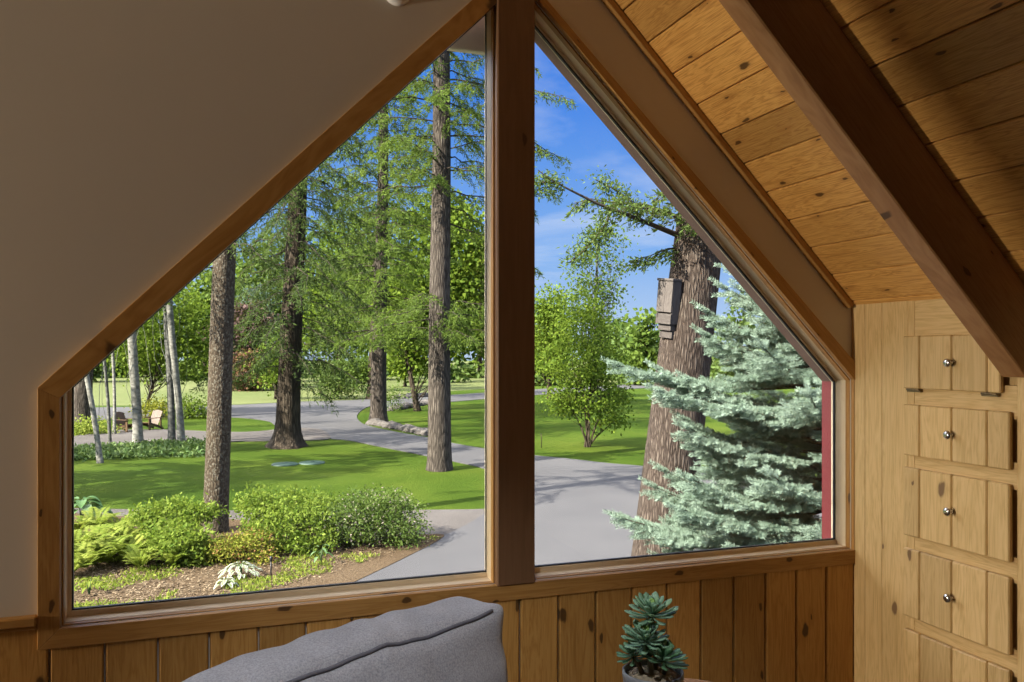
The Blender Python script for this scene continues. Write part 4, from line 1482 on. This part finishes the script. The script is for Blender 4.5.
def branchlet(q0, dn, ln, tone):
    """side shoot clothed in needles with shorter shoots leaving it in pairs"""
    k = max(1, int(round(ln / .2)))
    sd_ = dn.cross(Vector((0, 0, 1))).normalized()
    q = q0.copy()
    for i in range(k):
        dd = (dn + Vector((0, 0, .10 * i)) + Vector((random.gauss(0, .05), random.gauss(0, .05), 0))).normalized()
        put_finger(q, dd, ln / k * 1.12, tone - .10 + .12 * i)
        if ln > .16:
            for sg in (-1, 1):
                fd = dd * random.uniform(.7, .95) + sd_ * sg * random.uniform(.5, .75) + Vector((0, 0, random.uniform(-.04, .25)))
                put_finger(q + dd * ln / k * random.uniform(.2, .5), fd, random.uniform(.10, .17) * (1.05 - .12 * i), tone + .05)
                if ln > .34:
                    fd = dd * random.uniform(.8, 1.0) + sd_ * sg * random.uniform(.4, .6) + Vector((0, 0, random.uniform(-.02, .2)))
                    put_finger(q + dd * ln / k * random.uniform(.6, .9), fd, random.uniform(.09, .15), tone + .08)
        q = q + dd * (ln / k)


def bough(z0, az, ln, rise, curl=.06):
    d_ = Vector((math.cos(az), math.sin(az), 0))
    path = [Vector((0, 0, z0)) + d_ * ln * (i / 6) + Vector((0, 0, ln * (rise * i / 6 - .20 * (i / 6) * (1 - i / 6) + curl * (i / 6) ** 3))) for i in range(7)]
    lm.tube(path, [.014 * (.5 + ln / 1.6) * (1 - .8 * i / 6) for i in range(7)], 5, cap=False, tint=.5)
    tone = random.uniform(.30, .62)
    k = max(3, int(ln / .105))
    sdv = d_.cross(Vector((0, 0, 1)))
    for i in range(k):
        u_ = .20 + .76 * (i + .5) / k
        x_ = u_ * 6
        a_ = min(int(x_), 5)
        q = path[a_].lerp(path[a_ + 1], x_ - a_)
        for sg in (-1, 1):
            l2 = min((.46 * ln * (1.0 - u_) + .13) * random.uniform(.75, 1.15), .50)
            td = (d_ * random.uniform(.75, .95) + sdv * sg * random.uniform(.6, .8) + Vector((0, 0, random.uniform(-.12, .12)))).normalized()
            branchlet(q, td, l2, tone - .12 + .32 * u_)
    for i in range(3, 6):
        put_finger(path[i], path[i + 1] - path[i], (path[i + 1] - path[i]).length * 1.15, tone + .12)
    put_finger(path[6], path[6] - path[5] + Vector((0, 0, .02)), .17, tone + .3)
    for sg in (-1, 1):
        put_finger(path[6], (path[6] - path[5]).normalized() + sdv * sg * .6, .13, tone + .25)


LEFT_AZ = math.atan2(SN, -CS)          # the side that faces the driveway
z = .30
wi = 0
while z < HS - .2:
    s_ = z / HS
    Lmax = min(1.42, 2.15 * (1 - s_) ** .8 + .08)
    nb = 8 if Lmax > .7 else 6
    for j in range(nb):
        az = wi * 1.1 + j * 2 * math.pi / nb + random.uniform(-.25, .25)
        ln = Lmax * random.uniform(.76, 1.08)
        bough(z + random.uniform(-.08, .08), az, ln, .04 + .40 * s_ ** 2)
    wi += 1
    z += .21 - .06 * s_
# long boughs reaching out over the driveway, as in the photograph
for z0, da, ln in ((3.38, -.05, 1.62), (3.22, .35, 1.5), (2.25, .05, 1.62), (2.1, -.4, 1.6), (2.45, .5, 1.5), (1.95, .2, 1.55)):
    bough(z0, LEFT_AZ + da, ln, .03, .04)
lm.build('boughs', M['twig'], spr)
Fp, Fd, Fl, Ft = np.array([tuple(q) for q in Fp]), unit(np.array([tuple(q) for q in Fd])), np.array(Fl), np.array(Ft)
ups = np.tile(np.array([0, 0, 1.0]), (len(Fp), 1))
By = unit(np.cross(ups, Fd))
Bz = np.cross(Fd, By)
Vs, Ts = [], []
which = RNG.integers(0, len(TPL), len(Fp))
for w_ in range(len(TPL)):
    m_ = which == w_
    Q = TPL[w_]
    # only the length stretches; the needles keep their thickness
    Lx, Lt = Fl[m_][:, None, None, None], np.full((m_.sum(), 1, 1, 1), .24)
    V = (Fp[m_][:, None, None, :] + Lx * Q[None, :, :, 0:1] * Fd[m_][:, None, None, :] + Lt * Q[None, :, :, 1:2] * By[m_][:, None, None, :] + Lt * Q[None, :, :, 2:3] * Bz[m_][:, None, None, :])
    Vs.append(V.reshape(-1, 3))
    xx = Q[:, 2, 0]
    Ts.append((Ft[m_][:, None] + .22 * (xx[None, :] - .5)).ravel() + RNG.normal(size=m_.sum() * len(Q)) * .06)
Vs, Ts = np.concatenate(Vs), np.clip(np.concatenate(Ts), 0, 1)
np_obj('needles', Vs, np.arange(len(Vs)).reshape(-1, 4), M['lf_spruce'], spr, Ts)
print('spruce fingers', len(Fp), 'quads', len(Vs) // 4)

# ---------- garden chairs
def garden_chair(label, px, py, rz):
    q = gp(px, py)
    o = thing('garden_chair', label, 'chair', q, rz, 'wooden garden chairs on the gravel path')
    # local -y is the front
    s = MB()
    for i in range(5):
        s.box((-.29, -.36 + i * .115, .355 - i * .032), (.29, -.255 + i * .115, .377 - i * .032), (1, 0, 0))
    s.build('seat', M['bench'], o)
    Rb = Matrix.Translation((0, .14, .22)) @ Matrix.Rotation(math.radians(-24), 4, 'X')
    bk = MB()
    for i in range(6):
        h = .70 + .06 * (1 - abs(i - 2.5) / 2.5)
        bk.box((-.29 + i * .098, 0, -.02), (-.29 + i * .098 + .09, .022, h), (0, 0, 1), Rb)
    bk.box((-.30, .022, .20), (.30, .05, .27), (1, 0, 0), Rb)
    bk.build('backrest', M['bench'], o)
    for sg in (-1, 1):
        MB().box((sg * .36 - .065, -.44, .56), (sg * .36 + .065, .32, .582), (0, 1, 0)).build('armrest', M['bench'], o)
        MB().box((sg * .32 - .02, -.40, 0), (sg * .32 + .02, -.30, .56), (0, 0, 1)).build('leg', M['bench'], o)
        Rl = Matrix.Translation((sg * .30, -.36, .30)) @ Matrix.Rotation(math.radians(-20), 4, 'X')
        MB().box((-.018, 0, 0), (.018, .86, .10), (0, 1, 0), Rl).build('leg', M['bench'], o)
        MB().box((sg * .34 - .018, .24, .12), (sg * .34 + .018, .32, .56), (0, 0, 1)).build('arm_support', M['bench'], o)
    return o


garden_chair('wooden garden chair right of the thick white aspen', 150.5, 430, math.radians(-42))
garden_chair('wooden garden chair half hidden left of the thick white aspen', 126, 432, math.radians(52))

# ---------- low groundcover under the aspens (uncountable)
lf = Leaves()
RNG = np.random.default_rng(31)
random.seed(31)
P = []
while len(P) < 5200:
    px, py = random.uniform(60, 208), random.uniform(444, 461)
    lowb = 461 - max(0, (px - 70)) * .035
    if py > lowb or py < 452 - (px - 70) * .07:
        continue
    q = gp(px, py)
    q.x += random.uniform(-.2, .2)
    q.y += random.uniform(-.5, .5)
    P.append((q.x, q.y, GZ + random.uniform(.02, .24) * min(1, .4 + random.random())))
P = np.array(P)
lf.add(P, RNG.normal(size=(len(P), 3)) + np.array([0, 0, .2]), RNG.uniform(.10, .2, len(P)), RNG.uniform(.06, .12, len(P)), Nn=RNG.normal(size=(len(P), 3)) * .6 + np.array([0, 0, 1]))
tag(lf.build('groundcover', M['lf_cover']), 'low leafy groundcover around the aspen stems', 'groundcover', kind='stuff')

# ---------- flower bed: shrubs
def bed_shrub(name, label, px, py, blobs, n, leaf, mat, seed, group=None, cluster=.10, per=14):
    d = dep(py)
    b_ = at(px, py, d)
    b_.z = GZ + .03
    bl = [((at(cx, cy, d) - b_) + Vector((SN, CS, 0)) * o_, (rx * mpp(d), rx * mpp(d) * .85, ry * mpp(d))) for cx, cy, rx, ry, o_ in blobs]
    st = [Vector(c_) + Vector((random.uniform(-.1, .1), random.uniform(-.1, .1), r[2] * .5)) for c_, r in bl for _ in range(3)]
    return leafy(name, label, b_, bl, n, leaf, M[mat], M['twig'], stems=st, cat='shrub', seed=seed, cluster=cluster, limbs=8, limb_r=.014, group=group, per=per)


bed_shrub('blossoming_shrub', 'dense rounded shrub dotted with small pale blossoms at the driveway corner', 365, 547,
          [(362, 521, 34, 22, 0), (392, 522, 30, 21, .2), (340, 522, 24, 20, .1), (372, 512, 36, 18, .5), (405, 532, 18, 12, -.1)], 12500, (.055, .030), 'lf_flower', 121)
bed_shrub('green_shrub', 'loose bright green shrub between speckled pine and blossoming shrub', 285, 552,
          [(280, 530, 34, 17, -.1), (305, 528, 28, 18, .1), (258, 518, 24, 16, .4), (290, 512, 40, 12, .7), (246, 508, 18, 12, .6), (318, 540, 20, 9, -.3)], 9000, (.08, .038), 'lf_bed', 122)
bed_shrub('spirea_shrub', 'yellow-green spirea with pinkish tips at the foot of speckled pine', 236, 564,
          [(230, 548, 22, 10, 0), (250, 547, 18, 11, .2), (212, 552, 16, 7, .1), (262, 556, 10, 6, -.1)], 4600, (.06, .026), 'lf_spirea', 123)
bed_shrub('leafy_clump', 'mid-green leafy clump left of the speckled pine foot', 185, 566,
          [(185, 543, 22, 15, 0), (165, 538, 20, 15, .3), (198, 555, 12, 9, -.1), (146, 524, 28, 11, 1.0), (177, 524, 16, 10, 1.0), (125, 528, 18, 9, .9)], 6500, (.085, .045), 'lf_bed', 124)

# ferns
FT = []


def fern(px, py, scale, seed, label, group):
    random.seed(seed)
    global RNG
    RNG = np.random.default_rng(seed)
    q = gp(px, py)
    q.z = GZ + .05
    o = thing('fern', label, 'fern', q, 0, group)
    lf = Leaves()
    for k in range(17):
        az = k * 2.4 + random.uniform(-.3, .3)
        ln = scale * random.uniform(.7, 1.1)
        up_ = random.uniform(.75, 1.25)
        d_ = np.array([math.cos(az), math.sin(az), 0])
        sd_ = np.array([-d_[1], d_[0], 0])
        tone = random.uniform(0, .5)
        m_ = 34
        u_ = np.linspace(.12, 1, m_)
        P = d_ * (ln * .75 * u_ ** 1.2)[:, None] + np.array([0, 0, 1]) * (ln * up_ * (u_ - .48 * u_ ** 2.2))[:, None]
        T = np.gradient(P, axis=0)
        T = unit(T)
        w_ = ln * .21 * np.sin(np.pi * (u_ * .86 + .1)) ** .8
        Nn = np.cross(T, sd_)
        for sg in (-1, 1):
            lf.add(P, sd_ * sg + T * .45, w_ * RNG.uniform(.7, 1.1, m_), ln * .030, np.clip(tone + RNG.random(m_) * .5, 0, 1), Nn)
        lf.add(P, T, ln * .07, ln * .012, .2, sd_ + RNG.normal(size=(m_, 3)) * .01)
    lf.build('fronds', M['lf_fern'], o)
    return o


for i, (px, py, s_) in enumerate(((84, 574, .62), (104, 568, .66), (126, 565, .7), (88, 556, .68), (110, 548, .7), (134, 552, .66), (150, 566, .55), (76, 540, .62), (96, 536, .62), (150, 546, .55), (72, 560, .62), (120, 538, .55), (140, 572, .5), (70, 580, .5), (164, 556, .55), (116, 556, .7), (98, 560, .7), (172, 570, .45), (80, 566, .66))):
    fern(px, py, s_, 140 + i, 'yellow-green fern in the sunlit fern patch at the bed left end', 'ferns in the flower bed')

# hostas
def hosta(label, px, py, n, ln, mat, seed, tall=1.0, wd_=.62, leaf_k=1.0):
    random.seed(seed)
    global RNG
    RNG = np.random.default_rng(seed)
    q = gp(px, py)
    q.z = GZ + .04
    o = thing('hosta', label, 'hosta', q)
    V, F, T = [], [], []
    for k in range(n):
        az = k * 2.4 + random.uniform(-.3, .3)
        fr = (k + .5) / n
        out_ = ln * (.35 + .9 * fr) * (1 + n / 60.0)
        h = ln * tall * (1.25 - .75 * fr)
        d_ = Vector((math.cos(az), math.sin(az), 0))
        sd_ = Vector((-d_.y, d_.x, 0))
        L_ = ln * leaf_k * random.uniform(.8, 1.1)
        t0 = random.uniform(0, .55)
        ps = []
        for i in range(6):
            u_ = i / 5
            c_ = d_ * (out_ * .45 + L_ * u_ * .85) + Vector((0, 0, h + L_ * (.28 * u_ - .62 * u_ * u_)))
            hw = L_ * wd_ * .5 * math.sin(math.pi * min(1, u_ * .88 + .09)) ** .75
            ps.append((c_, hw))
        b_ = len(V)
        for c_, hw in ps:
            V += [c_ - sd_ * hw + Vector((0, 0, hw * .28)), c_ - sd_ * hw * .55 + Vector((0, 0, hw * .08)), c_, c_ + sd_ * hw * .55 + Vector((0, 0, hw * .08)), c_ + sd_ * hw + Vector((0, 0, hw * .28))]
        for i in range(5):
            for j in range(4):
                a_ = b_ + i * 5 + j
                F.append((a_, a_ + 1, a_ + 6, a_ + 5))
                T.append(min(1, t0 + (.95 if (mat == 'lf_varieg' and (j in (0, 3) or i == 4)) else random.uniform(0, .1))))
    np_obj('leaves', [tuple(v) for v in V], F, M[mat], o, T, smooth=True)
    st_ = MB()
    for k in range(0, n, 2):
        az = k * 2.4
        fr = (k + .5) / n
        st_.tube([(0, 0, -.03), (math.cos(az) * ln * .16, math.sin(az) * ln * .16, ln * tall * (1.2 - .75 * fr))], [.008, .005], 5, cap=False)
    st_.build('stalks', M['lf_hosta'], o)
    return o


hosta('big blue-green hosta at the far left corner of the flower bed', 82, 527, 26, .34, 'lf_hosta', 161, 1.3)
hosta('small green hosta beside the big one near the garden path', 100, 524, 14, .22, 'lf_hosta', 162, 1.0)
hosta('white-edged hosta in front of the spirea', 240, 580, 90, .20, 'lf_varieg', 163, .9, .5, .55)
hosta('small white-edged hosta nearest the path light', 226, 590, 14, .14, 'lf_varieg', 164, .8, .5)
hosta('tiny pale weed in the mulch at the bed left end', 89, 597, 9, .16, 'lf_fern', 165, 1.2, .3)
hosta('young green shoot in the mulch before the blossoming shrub', 321, 566, 8, .17, 'lf_hosta', 166, 1.5, .3)

# path light
q = gp(271, 579)
plt = thing('path_light', 'short black path light stake in the mulch bed', 'path light', q)
MB().tube([(0, 0, -.05), (0, 0, .30)], .011, 10).build('stake', M['metal_dark'], plt)
MB().lathe([(.016, .28), (.024, .30), (.026, .34), (.014, .36), (.003, .362)], 16).build('lamp_head', M['metal_dark'], plt)

# weeds and chips scattered over the mulch (uncountable)
random.seed(33)
RNG = np.random.default_rng(33)
lf, ch = Leaves(), Leaves()
k = 0
while k < 5200:
    px, py = random.uniform(60, 440), random.uniform(540, 640)
    if py > 655 - (px - 60) * .30 or py < 538 + (20 if px < 230 else 0):
        continue
    if px > 330 and py > 590 - (px - 342) * .50:
        continue
    q = gp(px, py)
    q.z = GZ + .052
    from mathutils import noise as _ns
    if k % 2 == 0:
        nzv = _ns.noise(Vector((q.x * 1.3, q.y * 1.3, 0)))
        if nzv > .02:
            m_ = 7
            lf.add(np.array(q) + RNG.normal(size=(m_, 3)) * np.array([.05, .05, 0]), RNG.normal(size=(m_, 3)) * .8 + np.array([0, 0, .8]), RNG.uniform(.03, .085, m_), RNG.uniform(.012, .03, m_))
    else:
        m_ = 4
        ch.add(np.array(q) + RNG.normal(size=(m_, 3)) * np.array([.12, .12, .004]), RNG.normal(size=(m_, 3)) * np.array([1, 1, .12]), RNG.uniform(.03, .09, m_), RNG.uniform(.01, .03, m_), Nn=np.array([0, 0, 1.0]) + RNG.normal(size=(m_, 3)) * .25)
    k += 1
tag(lf.build('weeds', M['lf_fern']), 'small weeds scattered over the mulch', 'weeds', kind='stuff')
tag(ch.build('wood_chips', M['lf_chip']), 'loose bark chips scattered over the flower bed', 'wood chips', kind='stuff')

# ---------- green lids in the lawn
for px, py, rx, lab in ((285, 464.6, .42, 'left one of two flat green utility lids in the lawn'), (312, 463.2, .42, 'right one of two flat green utility lids in the lawn')):
    q = gp(px, py)
    o = thing('utility_lid', lab, 'lid', q, 0, 'green utility lids')
    MB().lathe([(rx * 1.02, -.05), (rx, .02), (rx * .94, .04), (rx * .3, .05), (.02, .052)], 32).build('cover', M['lid'], o)
    MB().lathe([(.07, .045), (.07, .062), (.05, .066), (.01, .067)], 16).build('handle_boss', M['lid'], o)

# ---------- stone edging
def stone(px, py, s_, seed, label, group):
    r_ = random.Random(seed)
    bm = bmesh.new()
    bmesh.ops.create_icosphere(bm, subdivisions=2, radius=1)
    from mathutils import noise
    for v in bm.verts:
        v.co *= 1 + .28 * noise.noise(v.co * 1.3 + Vector((seed * 3.1, 0, 0)))
        v.co.z = max(v.co.z, -.35)
        v.co = Vector((v.co.x * s_ * r_.uniform(.98, 1.02), v.co.y * s_ * .7, v.co.z * s_ * .62))
    me = bpy.data.meshes.new('edging_stone')
    bm.to_mesh(me)
    bm.free()
    me.materials.append(M['rock'])
    o = bpy.data.objects.new('edging_stone', me)
    COL.objects.link(o)
    q = gp(px, py)
    o.location = (q.x, q.y, GZ + .1 * s_ + .02)
    o.rotation_euler = (0, 0, r_.uniform(-.6, .6) - .3)
    tag(o, label, 'stone', group)


ns_ = 0
for i in range(15):
    u_ = i / 14
    px = 371 + 58 * u_
    py = 424.5 + 3.0 * u_ + 8.0 * u_ ** 1.2
    stone(px, py, .30 + .12 * ((i * 7) % 4) / 3, 200 + i, 'rough edging stone in the low row between the driveway and lawn', 'edging stones along the driveway')
for i in range(12):
    u_ = i / 11
    stone(393 + 37 * u_, 410.5 - 7.0 * u_, .36 + .1 * ((i * 5) % 3) / 2, 230 + i, 'dark edging stone in the row along the branch drive', 'edging stones along the branch drive')
for i in range(9):
    u_ = i / 8
    stone(396 + 30 * u_, 399 - 2.2 * u_, .42 + .1 * ((i * 5) % 3) / 2, 250 + i, 'edging stone in the far row beyond the branch drive', 'edging stones beyond the branch drive')


# ------------------------------------------------------------------ camera, light, sky
cam_d = bpy.data.cameras.new('camera')
cam_d.sensor_width = 36.0
cam_d.sensor_fit = 'HORIZONTAL'
cam_d.lens = FPX / 1024 * 36.0
cam_d.shift_y = (PY0 - 341.0) / 1024
cam_d.clip_start, cam_d.clip_end = .05, 2000
cam = bpy.data.objects.new('camera', cam_d)
COL.objects.link(cam)
cam.location = CAM
cam.rotation_euler = (math.radians(90), 0, -YAW)
sc.camera = cam

sun_dir = Vector((-.76, -.26, .60)).normalized()
sd = bpy.data.lights.new('sun', 'SUN')
sd.energy = 23.0
sd.color = (1.0, .93, .80)
sd.angle = math.radians(.6)
sun = bpy.data.objects.new('sun', sd)
COL.objects.link(sun)
sun.rotation_euler = sun_dir.to_track_quat('Z', 'Y').to_euler()
sun.location = (-30, -5, 30)

wd = bpy.data.worlds.new('sky')
sc.world = wd
wd.use_nodes = True
nt = wd.node_tree
for n_ in list(nt.nodes):
    nt.nodes.remove(n_)
out = nt.nodes.new('ShaderNodeOutputWorld')
bg = nt.nodes.new('ShaderNodeBackground')
tc = nt.nodes.new('ShaderNodeTexCoord')
sep = nt.nodes.new('ShaderNodeSeparateXYZ')
L(nt, tc.outputs['Generated'], sep.inputs[0])
zc = mathn(nt, 'MAXIMUM', sep.outputs[2], 0.0)
grad = ramp(nt, zc, [(0.0, srgb(196, 218, 246)), (0.12, srgb(134, 182, 246)), (0.30, srgb(72, 138, 236)), (0.6, srgb(48, 104, 205))])
# thin streaky cloud
dv = nt.nodes.new('ShaderNodeVectorMath')
dv.operation = 'DIVIDE'
L(nt, tc.outputs['Generated'], dv.inputs[0])
cz = nt.nodes.new('ShaderNodeCombineXYZ')
zz = mathn(nt, 'ADD', zc, 0.12)
for i in range(3):
    L(nt, zz, cz.inputs[i])
L(nt, cz.outputs[0], dv.inputs[1])
cn = N(nt, 'ShaderNodeTexNoise', Scale=0.9, Detail=6.0, Roughness=0.58, Distortion=0.3)
L(nt, dv.outputs[0], cn.inputs['Vector'])
cm = nt.nodes.new('ShaderNodeMapRange')
L(nt, cn.outputs['Fac'], cm.inputs[0])
cm.inputs[1].default_value, cm.inputs[2].default_value = .56, .84
cm.inputs[3].default_value, cm.inputs[4].default_value = 0.0, .75
skyc = mixc(nt, cm.outputs[0], grad, (.85, .90, 1.0))
# added bright sky patch out of view, lights the room through the window
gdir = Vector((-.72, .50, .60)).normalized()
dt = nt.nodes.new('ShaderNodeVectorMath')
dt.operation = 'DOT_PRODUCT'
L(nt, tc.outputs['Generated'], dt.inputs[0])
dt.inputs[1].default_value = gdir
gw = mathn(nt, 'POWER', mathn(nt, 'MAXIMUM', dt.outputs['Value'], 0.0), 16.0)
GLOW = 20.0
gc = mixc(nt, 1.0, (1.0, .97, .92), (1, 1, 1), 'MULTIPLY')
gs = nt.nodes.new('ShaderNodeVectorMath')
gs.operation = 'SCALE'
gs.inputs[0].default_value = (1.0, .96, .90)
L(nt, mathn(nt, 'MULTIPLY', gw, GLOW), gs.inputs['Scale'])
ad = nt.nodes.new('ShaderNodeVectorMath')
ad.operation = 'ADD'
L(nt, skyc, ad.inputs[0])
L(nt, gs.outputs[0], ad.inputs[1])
# added white brightening overhead, above the view, for more window light
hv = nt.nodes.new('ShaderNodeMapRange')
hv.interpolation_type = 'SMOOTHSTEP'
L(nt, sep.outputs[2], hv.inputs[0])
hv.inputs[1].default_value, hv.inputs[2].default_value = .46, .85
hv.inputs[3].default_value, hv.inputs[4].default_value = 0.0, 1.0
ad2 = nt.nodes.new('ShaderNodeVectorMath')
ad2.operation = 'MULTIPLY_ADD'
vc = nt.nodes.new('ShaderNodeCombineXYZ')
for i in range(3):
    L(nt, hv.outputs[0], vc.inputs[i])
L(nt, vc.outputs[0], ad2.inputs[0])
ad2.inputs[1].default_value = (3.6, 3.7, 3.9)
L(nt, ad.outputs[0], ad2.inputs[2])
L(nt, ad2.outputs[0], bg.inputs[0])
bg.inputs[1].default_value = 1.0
L(nt, bg.outputs[0], out.inputs[0])


def spot(name, loc, target, power, angle, blend, size, color):
    ld = bpy.data.lights.new(name, 'SPOT')
    ld.energy, ld.spot_size, ld.spot_blend, ld.shadow_soft_size, ld.color = power, math.radians(angle), blend, size, color
    o = bpy.data.objects.new(name, ld)
    COL.objects.link(o)
    o.location = loc
    o.rotation_euler = (Vector(loc) - Vector(target)).to_track_quat('Z', 'Y').to_euler()
    return o


LP = (-4.25, -.30, 1.20)
spot('added_lamp_fill', LP, (2.4, -.55, 1.35), 700, 75, .8, .12, (1.0, .86, .66))  # added fill for the right wall and plank ceiling

DL = (-.35, -2.35, HZ - .03)
spot('added_sofa_fill', DL, (.35, -1.15, .75), 165, 46, .6, .04, (.93, .97, 1.0))  # added fill on the sofa and succulent

sc.view_settings.view_transform = 'Standard'
sc.view_settings.look = 'None'
sc.view_settings.exposure = 0.0
sc.view_settings.gamma = 1.0
sc.view_settings.use_curve_mapping = False
sc.cycles.use_denoising = True
sc.cycles.transparent_max_bounces = 24
sc.cycles.max_bounces = 10
sc.cycles.diffuse_bounces = 6
sc.cycles.sample_clamp_indirect = 6.0
